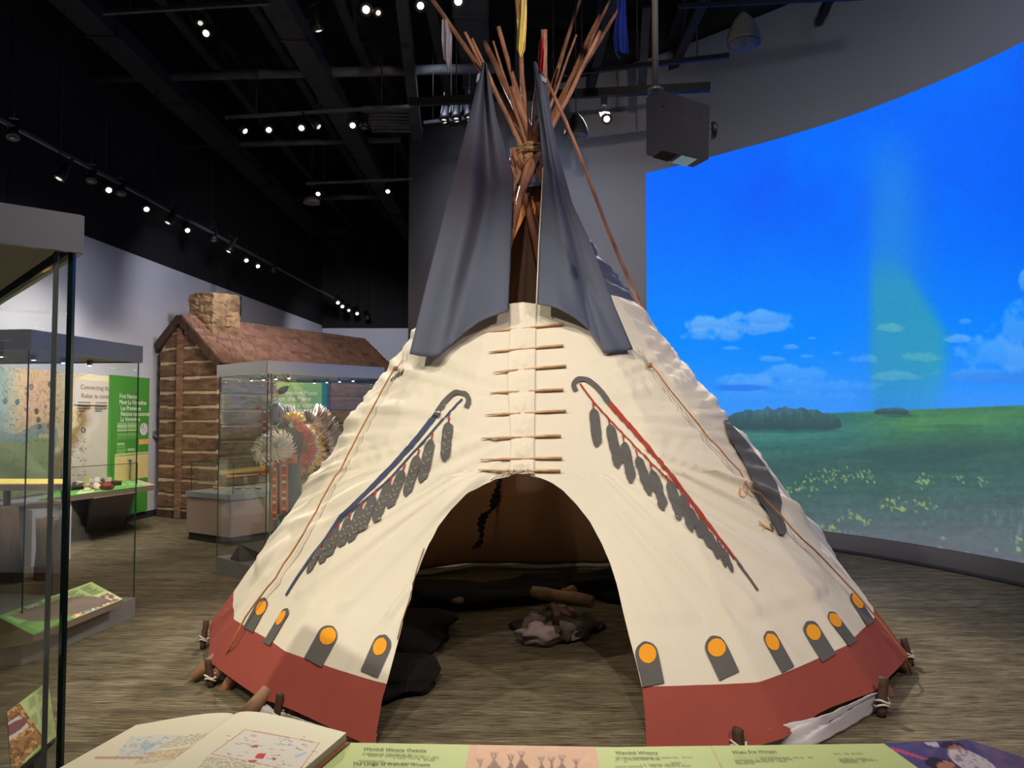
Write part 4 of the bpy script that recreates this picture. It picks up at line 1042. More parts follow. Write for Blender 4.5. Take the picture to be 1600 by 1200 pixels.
# ---- liner inside and what lies on the floor in there
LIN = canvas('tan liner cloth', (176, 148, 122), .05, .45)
LIN2 = canvas('grey brown liner cloth', (92, 88, 82), .05, .02)
mb = MB()
def linerf(u, v):
    a = 42+276*u; z = 0.05+1.35*v
    r_ = TR*(1-z/3.72)*0.93-.03; c = TC.lerp(Vector((AP.x, AP.y, 0)), z/3.7)
    k = .02*mn.noise(Vector((u*22, v*3, 2))) - .03*math.sin(u*44)*(v)
    return Vector((c.x+(r_+k)*math.sin(R(a)), c.y-(r_+k)*math.cos(R(a)), z-.03*abs(math.sin(u*22))))
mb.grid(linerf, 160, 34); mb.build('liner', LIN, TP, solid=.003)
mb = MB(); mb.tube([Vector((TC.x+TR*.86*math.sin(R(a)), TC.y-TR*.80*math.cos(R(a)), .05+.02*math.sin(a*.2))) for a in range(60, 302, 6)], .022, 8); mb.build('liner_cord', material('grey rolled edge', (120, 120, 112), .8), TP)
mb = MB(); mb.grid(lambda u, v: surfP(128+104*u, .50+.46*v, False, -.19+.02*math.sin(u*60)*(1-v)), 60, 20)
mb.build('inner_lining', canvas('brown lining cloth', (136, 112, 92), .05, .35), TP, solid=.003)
# dark serrated hanging strip painted on the back of the cover, seen through the door
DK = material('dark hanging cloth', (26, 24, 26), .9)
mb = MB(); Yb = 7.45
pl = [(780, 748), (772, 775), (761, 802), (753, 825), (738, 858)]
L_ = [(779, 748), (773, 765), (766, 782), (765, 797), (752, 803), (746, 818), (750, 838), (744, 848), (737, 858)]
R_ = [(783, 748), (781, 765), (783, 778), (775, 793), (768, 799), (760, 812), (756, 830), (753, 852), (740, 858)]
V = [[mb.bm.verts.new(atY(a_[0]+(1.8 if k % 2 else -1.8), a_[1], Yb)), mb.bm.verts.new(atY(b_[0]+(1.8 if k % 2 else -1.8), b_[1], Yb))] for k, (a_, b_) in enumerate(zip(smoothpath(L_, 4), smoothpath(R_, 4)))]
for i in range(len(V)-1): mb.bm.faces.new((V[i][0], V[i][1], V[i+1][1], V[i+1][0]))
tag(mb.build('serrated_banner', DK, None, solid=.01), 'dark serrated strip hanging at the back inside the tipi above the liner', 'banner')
FUR = material('dark brown fur', (20, 16, 14), .98, col2=(11, 9, 8), vscale=30, bump=1.0, bscale=70)
FUR2 = material('reddish brown fur', (70, 46, 34), .95, col2=(40, 28, 22), vscale=24, bump=1.0, bscale=60, sheen=.3)
def lump(name, px, py, size, label, mat, cat='fur robe', seed=1, amp=.22, group='fur robes inside the tipi', tilt=0):
    c = atZ(px, py, size[2]*.55); mb = MB(); mb.blob(c, size, seed, amp, 1.6, 4, Matrix.Rotation(R(tilt), 3, 'Z'), flat=-c.z+.004); return tag(mb.build(name, mat), label, cat, group)
lump('fur_robe', 612, 1058, (.26, .34, .08), 'dark brown fur robe lying just inside the left door edge', FUR, seed=3)
lump('fur_robe', 596, 985, (.50, .50, .12), 'black fur heap behind the left door edge', FUR, seed=5)
lump('fur_robe', 700, 930, (.70, .34, .10), 'long dark fur robe against the back left liner', FUR, seed=8)
lump('fur_robe', 900, 912, (.70, .25, .08), 'dark fur robe under the pale curved log', FUR, seed=10)
lump('fur_robe', 1010, 915, (.60, .35, .16), 'dark fur heap behind the right door edge', FUR, seed=12)
# curved pale log resting on furs
mb = MB(); P = [atY(x, y, d) for x, y, d in ((832, 924, 6.35), (850, 928, 6.3), (880, 933, 6.25), (905, 936, 6.2), (926, 941, 6.15))]; mb.tube(P, [.045, .055, .05, .055, .05], 12)
tag(mb.build('curved_log', material('pale bark-free log', (150, 122, 96), .7, col2=(112, 88, 68), vscale=8)), 'pale curved log lying across the furs behind the stones', 'log')
mb = MB(); mb.blob(atY(890, 925, 6.6), (.075, .05, .05), 4, .25, 1.4, 3); tag(mb.build('hide_bundle', material('tan hide', (140, 96, 66), .8)), 'small tan hide bundle behind the curved log', 'bundle')
mb = MB(); c = atZ(716, 939, .10); mb.blob(c, (.05, .035, .03), 4, .2, 1.4, 3); tag(mb.build('shell', material('pale shell', (120, 104, 92), .6)), 'small pale shell lying on the left furs inside the tipi', 'shell')
# fire ring
FC = atZ(872, 985, 0)
mb = MB(); mb.lathe([(.36, .0), (.37, .012), (.34, .02), (.30, .015)], FC+Vector((0, .1, 0)), 36, sy=.75); tag(mb.build('fire_tray', BLACKM), 'round black tray carrying the fireplace stones on the tipi floor', 'tray')
STN = material('river stone', (168, 150, 144), .8, col2=(110, 98, 94), vscale=5, bump=.5, bscale=20)
STN2 = material('dark river stone', (112, 100, 90), .8, col2=(56, 50, 48), vscale=5, bump=.5, bscale=20)
stones = [((844, 988), (.15, .09, .075), STN, 'large pale front stone of the fireplace, at the left'), ((838, 972), (.10, .08, .09), STN2, 'dark stone at the left end of the fireplace'), ((876, 979), (.13, .09, .10), STN2, 'big grey stone in the middle of the fireplace'), ((905, 975), (.10, .08, .10), STN2, 'rounded stone at the right end of the fireplace'), ((893, 982), (.09, .07, .07), STN, 'small stone between the grey middle stone and the right end'), ((915, 968), (.10, .09, .07), STN2, 'brownish stone behind the right end of the fireplace'), ((880, 958), (.08, .08, .07), STN, 'pinkish stone at the back of the fireplace'), ((856, 958), (.08, .08, .07), STN2, 'dark stone at the back left of the fireplace')]
for k, ((x, y), s_, m_, lab) in enumerate(stones):
    c = atZ(x, y+4, s_[2]*.75+.015); mb = MB(); mb.blob(c, s_, k*3+2, .30, 1.9, 3); tag(mb.build('stone', m_), lab, 'stone', 'stones round the fireplace in the tipi')
for k, (a_, b_, r_) in enumerate((((852, 962), (884, 952), .022), ((858, 950), (900, 962), .024), ((864, 946), (872, 966), .026))):
    mb = MB(); mb.tube([atZ(a_[0], a_[1], .20+.02*k), atZ((a_[0]+b_[0])/2, (a_[1]+b_[1])/2, .22+.02*k), atZ(b_[0], b_[1], .19+.02*k)], r_, 10); tag(mb.build('firewood_log', WOODDARK), ['thin stick of firewood on the stones pointing back right', 'stick of firewood across the middle of the fireplace', 'short stub of firewood standing up at the fireplace back'][k], 'firewood', 'firewood in the fireplace')

# ---- pegs round the hem
def peg(top, bot, r_, label, loops=2):
    Bp = atZ(bot[0], bot[1], 0); Tp = atY(top[0], top[1], Bp.y + (.02)); 
    t = thing('tent_peg', label, 'tent peg', tuple(Bp), 'pegs around the tipi hem')
    mb = MB(); d = Tp-Bp; mb.tube([Bp+d*k+Vector((mn.noise(Vector((top[0], k*3, 0)))*.008, 0, 0)) for k in (0, .2, .4, .6, .8, .97, 1.0)], [r_*.9, r_, r_*.95, r_, r_*1.02, r_, r_*.8], 10); mb.build('stake', WOODDARK, t)
    mb = MB()
    for k in range(loops):
        c = Bp+d*(.30+.10*k); pts = [c+Vector((math.cos(i*math.pi/6)*(r_+.010), math.sin(i*math.pi/6)*(r_+.010), .012*math.sin(i*.9+k))) for i in range(13)]; mb.tube(pts, .006, 6, cap=False)
    inn = (Vector((TC.x, TC.y, 0))-Bp); inn.z = 0; inn.normalize()
    mb.tube([Bp+d*.4, Bp+d*.4+inn*.06+Vector((0, 0, -.02)), Bp+d*.4+inn*.16+Vector((0, 0, .03))], .006, 6)
    mb.build('cord', ROPEW, t)
peg((322, 968), (317, 1014), .020, 'dark peg farthest left behind the tipi hem')
peg((325, 1030), (330, 1074), .020, 'peg beside the paired pole feet at the left hem')
peg((438, 1083), (431, 1137), .020, 'peg in front of the left red band near the open book')
peg((1154, 1137), (1153, 1184), .026, 'thick peg in front of the right red band by the text panel', 3)
peg((1381, 1058), (1377, 1120), .026, 'tall peg at the lower right corner of the red band')
peg((1411, 996), (1424, 1040), .022, 'leaning peg at the far right pole foot')
peg((1350, 941), (1353, 952), .020, 'peg half hidden behind the right edge of the cover', 1)
# ================================================================== log cabin
LOG = material('rough log', (134, 100, 78), .85, col2=(84, 62, 50), vscale=5, stretch=(1, 1, 3), bump=.8, bscale=18)
CHINK = material('pale chinking', (196, 172, 146), .9, var=.12, vscale=9)
SHB = material('darker cedar shingle', (130, 98, 84), .85, col2=(104, 74, 62), vscale=5, bump=.5, bscale=30)
SHC = material('greyed cedar shingle', (146, 114, 98), .85, col2=(118, 88, 76), vscale=5, bump=.5, bscale=30)
SHING = material('cedar shingle', (150, 112, 94), .8, col2=(116, 84, 70), vscale=4, bump=.5, bscale=30)
STONE = material('tan chimney stone', (168, 140, 104), .9, col2=(108, 84, 64), vscale=3.5, bump=.9, bscale=9)
CAB = thing('log_cabin', 'log cabin end with cedar shingle roof and stone chimney against the lavender wall', 'cabin', (-4.6, 12.2, 0))
ga = Vector((-5.62, 12.36, 0)); gb = Vector((-4.47, 11.76, 0)); gd = (gb-ga).normalized(); gl = (gb-ga).length
rd = Vector((2.13, 3.8, 0)).normalized(); RL = 4.36; gn = -rd
def gp(s, z, off=0): return ga + gd*s + gn*off + Vector((0, 0, z))
mb = MB()
mb.face([gp(0, 0), gp(gl, 0), gp(gl, 2.45), gp(.38, 3.10), gp(0, 2.62)]); bmesh.ops.translate(mb.bm, verts=mb.bm.verts, vec=gn*.035); mb.build('chinking', CHINK, CAB, solid=.04)
mb = MB(); z = .14; k = 0; rg = random.Random(5); ps = .48
while z < 2.95:
    h = .215+rg.random()*.03
    for (s0, s1) in ((.0, ps-.06), (ps+.06, gl-.0)):
        zc = z+h/2
        if zc > 2.45: 
            cut = (3.12-zc)/(3.12-2.42); s1_ = min(s1, .38+(gl-.38)*cut*1.0); s0_ = max(s0, .38-.38*min(1, (3.12-zc)/.5))
        else: s1_, s0_ = s1, s0
        if s1_-s0_ < .08: continue
        n = 2; P0 = gp(s0_, zc, .0); M = Matrix((gd, -gn, Vector((0, 0, 1)))).transposed().to_4x4()
        for q in range(n):
            a = s0_+(s1_-s0_)*q/n; b = s0_+(s1_-s0_)*(q+1)/n
            mb.box(gp((a+b)/2, zc+rg.uniform(-.006, .006), .02), (b-a+.004, .10+rg.uniform(0, .012), h-.045+rg.uniform(-.014, .014)), M)
    z += h
mb.build('gable_logs', LOG, CAB, bevel=.012)
mb = MB(); mb.bar(gp(ps, 0.0, .05), gp(ps, 2.98, .05), .11, .12, up=Vector((0, 1, 0))); mb.build('centre_post', LOG, CAB, bevel=.01)
mb = MB(); mb.bar(gp(.0, .06, .02), gp(gl, .06, .02), .12, .12); mb.build('sill_log', WOODDARK, CAB)
# long side
def sp(s, z, off=0): return gb + rd*s + Vector((rd.y, -rd.x, 0))*off + Vector((0, 0, z))
mb = MB(); mb.face([sp(0, 0, -.03), sp(RL, 0, -.03), sp(RL, 2.45, -.03), sp(0, 2.45, -.03)]); mb.build('side_chinking', CHINK, CAB, solid=.04)
mb = MB(); z = .02
M = Matrix((rd, Vector((-rd.y, rd.x, 0)), Vector((0, 0, 1)))).transposed().to_4x4()
for k in range(10):
    n = 5
    for q in range(n):
        a = RL*q/n; mb.box(sp(a+RL/n/2, z+.12, 0), (RL/n+.004, .08+rg.uniform(0, .012), .19+rg.uniform(-.014, .014)), M)
    z += .24
mb.build('side_logs', LOG, CAB, bevel=.01)
mb = MB(); mb.box(sp(1.55, 1.0, .06), (.9, .08, 2.0), M); mb.build('door', WOODDARK, CAB, bevel=.01)
# roof
ap = Vector((-5.28, 12.0, 3.20)); ev = Vector((-4.40, 11.50, 2.38)); le = Vector((-5.72, 12.22, 2.74))
ap = atY(283, 497, 12.05); ev = atY(346, 571, 11.55); le = atY(249, 541, 12.3)
mb = MB()
def roofbase(a, b):
    mb.face([a, b, b+rd*RL, a+rd*RL])
roofbase(ap, ev); roofbase(ap, le); mb.build('roof_deck', WOODDARK, CAB, solid=.08)
mb = MB(); sl = (ev-ap); rows = 13; nrm = rd.cross(sl).normalized(); nrm = nrm if nrm.z > 0 else -nrm
sd_ = sl.normalized(); 
for r_ in range(rows):
    x = -.03-rg.random()*.15
    while x < RL:
        wd = .13+rg.random()*.16; x1 = min(x+wd, RL+.02); x0 = max(x, -.03)
        if x1-x0 > .02:
            M = Matrix((rd, sd_, nrm)).transposed().to_4x4(); M = M @ Matrix.Rotation(R(-10), 4, 'X')
            c = ap + rd*((x0+x1)/2) + sl*((r_+.5)/rows) + nrm*(.055+rg.uniform(0, .006))
            mb.box(c, (x1-x0-.014, sl.length/rows*1.12, .022), M, mi=rg.choice((0, 0, 1, 2)))
        x += wd
sl2 = (le-ap)
for r_ in range(6):
    x = 0
    while x < RL:
        wd = .2; n2 = rd.cross(sl2).normalized(); n2 = n2 if n2.z > 0 else -n2
        M = Matrix((rd, sl2.normalized(), n2)).transposed().to_4x4(); mb.box(ap+rd*(x+wd/2)+sl2*((r_+.5)/6)+n2*.055, (wd-.006, sl2.length/6*1.15, .016), M); x += wd
mb.build('shingles', [SHING, SHB, SHC], CAB)
mb = MB(); mb.bar(ap+gn*.03, ev+gn*.03, .05, .12); mb.bar(ap+gn*.03, le+gn*.03, .05, .13); mb.build('bargeboard', WOODDARK, CAB)
# stone chimney: coursed rough blocks in one mass
mb = MB(); cc = ap+rd*.52+sl*.14; 
for lv in range(5):
    for kx in range(2):
        for ky in range(2):
            c = cc + gd*((kx-.5)*.27) + rd*((ky-.5)*.26) + Vector((0, 0, -.22+lv*.165+rg.uniform(-.02, .02)))
            b0 = len(mb.bm.verts); r = bmesh.ops.create_cube(mb.bm, size=1.0); 
            bmesh.ops.subdivide_edges(mb.bm, edges=list({e for v in r['verts'] for e in v.link_edges}), cuts=3, use_grid_fill=True)
            mb.bm.verts.ensure_lookup_table()
            for v in mb.bm.verts[b0:]:
                q = v.co*1.0; q = q*(1-.22*(max(0, q.length-.62))); q += Vector(mn.noise_vector(q*2.2+Vector((lv, kx*3, ky*5))))*.16
                v.co = c + gd*(q.x*.30) + rd*(q.y*.28) + Vector((0, 0, q.z*.19))
mb.build('chimney', STONE, CAB)
# ================================================================== left wall graphics
def wq(t0, t1, z0, z1, off=.01): return [tuple(wl(t0, z1, off)), tuple(wl(t1, z1, off)), tuple(wl(t1, z0, off)), tuple(wl(t0, z0, off))]
GREEN = (66, 132, 48)
TXTW = material('white lettering', (226, 226, 214), .7)
TXTD = material('dark lettering', (70, 66, 50), .8)
TXTG = material('grey lettering', (120, 108, 98), .8)
def depth_at(px): # depth at which the left wall crosses a pixel column (at the horizon)
    return solve(lambda t: proj(wl(t, 1.6))[0], 4.5, 20.9, px)
def z_at(t, py, off=0.0): return solve(lambda z: proj(wl(t, z, off))[1], -1, 6, py)
dm0, dm1 = 7.2, depth_at(171)
zt = z_at(dm1, 588); 
def mapfn(u, v, x, y):
    n = len(x); P = Paint(n, (208, 196, 176))
    a = fbm(x/26, y/26, 5); b = fbm(x/9, y/9, 8)
    P.put(sstep(.45, .6, a), (222, 206, 172), .8)
    P.put((1-sstep(-8, 30, x-8))*1.0, (150, 184, 188), .9)
    P.put(np.exp(-((x-62)/34)**2)*sstep(540, 570, y)*(1-sstep(640, 700, y)), (232, 178, 132), .75)
    P.put(sstep(60, 110, x)*(1-sstep(118, 150, x)), (196, 180, 130), .5)
    P.put(sstep(672, 690, y+(a-.5)*40)*(1-sstep(85, 100, x+(a-.5)*30)), (132, 150, 100), .9)
    P.put((np.abs(y-678-8*np.sin(x/14)) < 9+6*(a-.5)*2)*(x < 90), (128, 152, 158), .8)
    edge = 134+10*np.sin(y/31)+22*(fbm(y/20, y*0, 12)-.5)+np.clip((640-y)*.25, -30, 20)
    P.put(sstep(-3, 3, x-edge)*sstep(622, 640, y), (186, 176, 166), .95)
    P.put(np.exp(-((x-edge+7)/8)**2)*sstep(610, 640, y), (134, 106, 78), .85)
    P.put(np.exp(-((x-edge-14)/5)**2)*sstep(640, 660, y)*.5, (206, 198, 190))
    P.put((np.abs(b-.5) < .02)*(x < 135), (104, 78, 54), .8)
    P.put(sstep(.6, .75, b)*(x < 135), (150, 120, 84), .3)
    for cx, cy, cl in ((78, 600, (110, 70, 60)), (27, 628, (90, 130, 150)), (57, 643, (90, 84, 80)), (60, 656, (120, 100, 90)), (62, 667, (100, 96, 92)), (77, 665, (140, 70, 60)), (130, 672, (52, 48, 50)), (49, 604, (140, 140, 140)), (8, 627, (110, 130, 136))):
        e = ell(x, y, cx, cy, 3.6, 4.6); P.put(e < 1, (60, 56, 56), .8); P.put(e < .6, cl, .9)
    P.put(ell(x, y, 130, 672, 1.2, 2.4) < 1, (190, 190, 190))
    P.put((y < 548)*1.0, (206, 168, 110), .5)
    return P.c
MAPT = thing('map_mural', 'wide painted relief map mural with portrait dots on the lavender wall', 'map', tuple(wl(9, 1.4, .02)))
painted('map_print', wq(dm0, dm1, .62, zt), 420, 240, mapfn, MAPT, color_attr_material('printed surface'))
mb = MB(); mb.bar(wl(dm0, (zt+.62)/2, -.0), wl(dm1, (zt+.62)/2, -.0), .018, zt-.62); mb.build('backing_board', material('board edge', (150, 146, 140), .7), MAPT)
# text block on the map
d0, d1 = depth_at(113), depth_at(166); zt1, zb1 = z_at(d0, 592), z_at(d0, 632)
mb = MB(); mb.bar(wl(d0, (zt1+zb1)/2, .018), wl(d1, (zt1+zb1)/2, .018), .01, zt1-zb1); pn = mb.build('text_panel', material('pale pink panel', (198, 184, 176), .7), MAPT)
hh = zt1-zb1
text('Connecting the Continent', wl(d0+.12, zt1-.13, .024), WD, (0, 0, 1), .09, TXTG, MAPT, narrow=1.25)
text('Relier le continent', wl(d0+.14, zt1-.25, .024), WD, (0, 0, 1), .09, TXTG, MAPT, narrow=1.25)
mb = MB()
for c in range(2):
    for r_ in range(4): mb.bar(wl(d0+.08+c*(d1-d0)*.5, zt1-.31-.035*r_, .026), wl(d0+.08+c*(d1-d0)*.5+(d1-d0)*.36*(1 if r_ < 3 else .6), zt1-.31-.035*r_, .026), .002, .012)
mb.build('body_text', TXTG, MAPT)
# green banner
g0, g1 = depth_at(168), depth_at(227); zg = z_at(g1, 591)
BN = thing('text_banner', 'tall green banner about First Nations on the wall left of the cabin', 'banner', tuple(wl(g0, .1, .03)))
def bann(u, v, x, y):
    P = Paint(len(x), GREEN); P.put(fbm(u*8, v*14, 3) > .6, (72, 138, 54), .3)
    for c in range(2):
        u0 = .15+c*.27; P.lines(u, v, (u0, .335, u0+.25, .40), 5, (214, 224, 190), .85, 3, .5); P.lines(u, v, (u0, .41, u0+.25, .46), 4, (150, 190, 120), .7, 5, .5); P.lines(u, v, (u0, .48+c*.04, u0+.2, .50+c*.04), 2, (214, 224, 190), .8, 6); P.lines(u, v, (u0, .50+c*.04, u0+.24, .56+c*.02), 6, (150, 190, 120), .7, 7, .5)
    e = ell(u, v, .86, .385, .11, .046); P.put(e < 1, (206, 198, 204)); P.put((e < .7)*(fbm(u*40, v*90, 4) > .55), (120, 110, 120), .7)
    P.put((u > .73)*(v > .46)*(v < .50), (214, 160, 104)); P.put((u > .10)*(v > .555)*(v < .75), (196, 196, 138)); P.put((u > .14)*(v > .59)*(v < .75), (206, 178, 112), .8)
    P.put((np.abs(v-.57) < .006)*(u > .12)*(fbm(u*40, v, 1) > .4), (130, 120, 80), .6)
    P.put(ell(u, v, .5, .63, .06, .02) < 1, (140, 176, 190), .8)
    P.put(sstep(.4, .6, fbm(u*10, v*30, 8))*(v > .59)*(v < .75)*(u > .14), (216, 190, 130), .5)
    return P.c
painted('banner_print', [tuple(wl(g0, zg, .06)), tuple(wl(g1, zg, .06)), tuple(wl(g1, .12, .06)), tuple(wl(g0, .12, .06))], 110, 260, bann, BN)
mb = MB(); mb.bar(wl(g0, (zg+.12)/2, .03), wl(g1, (zg+.12)/2, .03), .05, zg-.12); mb.build('banner_board', material('banner green', GREEN, .7), BN)
gw = g1-g0
for k, (s_, xx) in enumerate((('First Nations', 0.18), ('Meet La V\u00e9rendrye', .18), ('Les Premi\u00e8res', .22), ('Nations rencontrent', .22), ('La V\u00e9rendrye', .22))):
    text(s_, wl(g0+gw*xx, z_at(g0+gw*xx, [622, 631.5, 641, 650, 658.5][k], .06), .062), WD, (0, 0, 1), .098, TXTW, BN, narrow=1.55*gw/1.6)
mb = MB(); mb.box(wl(depth_at(240), z_at(depth_at(240), 678), .02), (.03, .07, .09)); mb.box(wl(depth_at(240), z_at(depth_at(240), 681), .05), (.04, .03, .05)); tag(mb.build('wall_switch', SILVER), 'small metal switch box on the wall between green banner and cabin', 'switch')

# green-topped reading desk
def quadslab(name, pts, thick, mats, parent=None, bevel=.004):
    mb = MB(); top = [Vector(p) for p in pts]; bot = [p-Vector((0, 0, thick)) for p in top]; n = len(top)
    mb.face(top, 0); mb.face(bot[::-1], 1)
    for i in range(n): mb.face([top[i], bot[i], bot[(i+1) % n], top[(i+1) % n]], 1)
    bmesh.ops.remove_doubles(mb.bm, verts=mb.bm.verts, dist=1e-5)
    return mb.build(name, mats, parent)
TAUPE = material('taupe laminate', (112, 98, 84), .6, var=.04)
zt_ = .64
DS = thing('reading_desk', 'green topped reading desk on a tapered taupe pedestal below the green banner', 'desk', tuple(atZ(160, 830, 0)))
A, B, Cc, D = atZ(112, 757, zt_), atZ(206, 747, zt_), atZ(243, 758, zt_-.0), atZ(60, 781, zt_)
mbp = [A, B, Cc, D]
def deskfn(u, v, x, y):
    P = Paint(len(x), (92, 160, 70)); P.put(sstep(.5, .6, fbm(u*6, v*3, 2)), (108, 172, 84), .5)
    P.put((u > .27)*(u < .42)*(v > .35)*(v < .95), (206, 214, 160), .9); P.put((u > .62)*(u < .76)*(v > .5)*(v < .7), (190, 204, 170), .8)
    P.put(ell(u, v, .5, .7, .06, .14) < 1, (190, 176, 168), .8); P.put((u > .90)*1.0, (170, 150, 132), .9)
    P.lines(u, v, (.78, .3, .9, .8), 5, (200, 214, 180), .6, 4); return P.c
e = .004; painted('desk_print', [tuple(p+Vector((0, 0, e))) for p in mbp], 90, 40, deskfn, DS)
quadslab('desk_top', mbp, .065, [TAUPE, TAUPE], DS)
pb = [atZ(133, 833, 0), atZ(191, 824, 0), atZ(182, 812, 0), atZ(128, 818, 0)]; pt = [atZ(146, 779, zt_-.06), atZ(212, 770, zt_-.06), atZ(206, 760, zt_-.06), atZ(140, 766, zt_-.06)]
mb = MB(); vb = [mb.bm.verts.new(p) for p in pb]; vt = [mb.bm.verts.new(p) for p in pt]; mb.bm.faces.new(vt); mb.bm.faces.new(vb[::-1])
for i in range(4): mb.bm.faces.new((vb[i], vb[(i+1) % 4], vt[(i+1) % 4], vt[i]))
mb.build('pedestal', TAUPE, DS)
def glassbox(name, pts, z0, z1, parent=None, edge=GEDGE, label=None, t=.006):
    """four panes and a lid standing on the quad pts"""
    n = 4
    for i in range(n):
        a, b = Vector(pts[i]), Vector(pts[(i+1) % n]); mb = MB(); a = Vector((a.x, a.y, 0)); b = Vector((b.x, b.y, 0))
        mb.bar(a+Vector((0, 0, (z0+z1)/2)), b+Vector((0, 0, (z0+z1)/2)), t, z1-z0); gp_ = mb.build('glass_pane', GLASS, parent)
        mb = MB(); mb.bar(a+Vector((0, 0, z1)), b+Vector((0, 0, z1)), t*1.3, t*1.3); mb.build('pane_edge', edge, gp_)
        mb = MB(); mb.bar(a+Vector((0, 0, z0)), a+Vector((0, 0, z1)), t*1.3, t*1.3, up=Vector((0, 1, 0))); mb.build('pane_edge', edge, gp_)
GV = thing('glass_vitrine', 'low glass vitrine over small artefacts on the green desk', 'vitrine', tuple(atZ(150, 757, zt_)))
vq = [atZ(95, 768, zt_), atZ(214, 757, zt_), atZ(203, 750, zt_), atZ(110, 759, zt_)]
glassbox('v', vq, zt_, zt_+.30, GV)
quadslab('stepped_plinth', [atZ(104, 763, zt_+.04), atZ(190, 754, zt_+.04), atZ(190, 750.5, zt_+.04), atZ(108, 758, zt_+.04)], .06, [BLACKM, BLACKM], GV)
arte = [(116, 747, (.03, .02, .02), (60, 54, 50), 'flint', 'dark flint piece leftmost in the low vitrine'), (126, 746, (.05, .03, .02), (196, 186, 160), 'bone tool', 'pale bone tool third from left in the vitrine'), (135, 741, (.035, .02, .05), (186, 178, 120), 'card', 'small upright yellow card in the vitrine'), (143, 744, (.03, .02, .03), (222, 220, 210), 'card', 'small white card beside the yellow one'), (152, 741, (.03, .02, .03), (220, 218, 206), 'card', 'white card at the middle of the vitrine'), (161, 742, (.03, .02, .03), (90, 84, 70), 'pipe bowl', 'dark pipe bowl behind the moccasins'), (171, 741, (.03, .02, .03), (206, 180, 170), 'card', 'pink card near the right end of the vitrine'), (180, 744, (.06, .02, .015), (96, 70, 56), 'knife', 'dark knife lying at the vitrine right end')]
for k, (x, y, s_, c_, ct, lab) in enumerate(arte):
    p = atZ(x, y+8, zt_+.05+s_[2]); mb = MB()
    if ct == 'card': mb.box(p, (s_[0]*2, .008, s_[2]*2)); mb.box(p+Vector((0, .02, -s_[2]+.005)), (s_[0]*1.6, .04, .008))
    else: mb.blob(p, s_, k, .3, 2, 2)
    tag(mb.build(ct.replace(' ', '_'), material('artefact %d' % k, c_, .7)), lab, ct)
def moccasin(p, rz, rgb, label, sc=1.0, group='moccasins'):
    t = thing('moccasin', label, 'moccasin', tuple(p), group, rz)
    M = Matrix.Rotation(rz, 3, 'Z'); sol = [(-.12, .035, .02), (-.08, .045, .03), (0, .05, .05), (.06, .055, .045), (.11, .04, .025), (.13, .015, .015)]
    mb = MB(); rings = []
    for x, w_, h in sol:
        rings.append([mb.bm.verts.new(Vector(p)+M @ Vector((x*sc, math.cos(a)*w_*sc*.8, (max(-.3, math.sin(a))+.3)*h*sc*1.1))) for a in [2*math.pi*k/12 for k in range(12)]])
    for i in range(len(rings)-1):
        for k in range(12): f = mb.bm.faces.new((rings[i][k], rings[i][(k+1) % 12], rings[i+1][(k+1) % 12], rings[i+1][k])); f.smooth = True
    mb.bm.faces.new(rings[0]); mb.bm.faces.new(rings[-1][::-1]); mb.build('upper', material('hide %s' % (rgb,), rgb, .8), t)
    mb = MB(); mb.tube([Vector(p)+M @ Vector((-.06*sc+math.cos(a)*.05*sc, math.sin(a)*.04*sc, .055*sc)) for a in [2*math.pi*k/12 for k in range(13)]], .012*sc, 6, cap=False); mb.build('cuff', material('cuff %s' % (rgb,), tuple(int(c*.7) for c in rgb), .8), t)
moccasin(atZ(137, 765, zt_+.01), R(115), (206, 190, 166), 'cream moccasin with dark vamp at the left of the pair in the vitrine', 1.15)
moccasin(atZ(150, 763, zt_+.01), R(-50), (198, 176, 156), 'cream and red moccasin right of its pair in the vitrine', 1.15)
mb = MB(); mb.blob(atZ(167, 760, zt_+.05), (.09, .05, .05), 6, .2, 2, 3); tag(mb.build('beaded_pouch', material('red pouch', (120, 52, 42), .8, var=.3, vscale=40)), 'dark red beaded pouch right of the moccasins', 'pouch')
# rock-like stand and grey bench behind the nearest case
BEN = thing('bench_panel', 'pale grey low panel standing under the map mural at far left', 'bench', tuple(atZ(60, 870, 0)))
q = [atZ(18, 776, .62), atZ(60, 775, .62), atZ(97, 774, .62)]
pA, pB = atZ(30, 884, 0), atZ(92, 872, 0); mb = MB(); mb.bar(pA+Vector((0, 0, .30)), pB+Vector((0, 0, .30)), .35, .60); mb.build('body', material('pale grey laminate', (168, 166, 176), .6), BEN)
mb = MB(); mb.bar(pA+Vector((-.2, 0, .62)), pB+Vector((.05, 0, .62)), .42, .04); mb.build('top', TAUPE, BEN)
mb = MB(); p = atZ(8, 910, 0); mb.tube([p, p+Vector((.0, 0, .35)), p+Vector((-.02, 0, .72))], [.15, .12, .11], 14); tag(mb.build('log_post', material('pale weathered log', (138, 116, 92), .8, col2=(92, 74, 60), vscale=6, stretch=(1, 1, .2), bump=.5)), 'pale weathered log post standing at far left behind the case glass', 'log')
mb = MB(); p = atZ(70, 905, 0); mb.tube([p, p+Vector((.0, 0, .3)), p+Vector((-.0, 0, .60))], [.10, .08, .09], 12); tag(mb.build('log_post', material('pale weathered log', (0, 0, 0))), 'thinner log post to the right of the other behind the case glass', 'log')
# curved painted hide stand (mustard edge)
mb = MB(); mb.bar(atZ(86, 880, .36), atZ(104, 842, .36), .03, .72); tag(mb.build('map_stand', material('printed stand blue', (120, 136, 138), .7, col2=(150, 132, 104), vscale=4)), 'leaning printed stand with mustard edge left of the reading desk', 'stand')

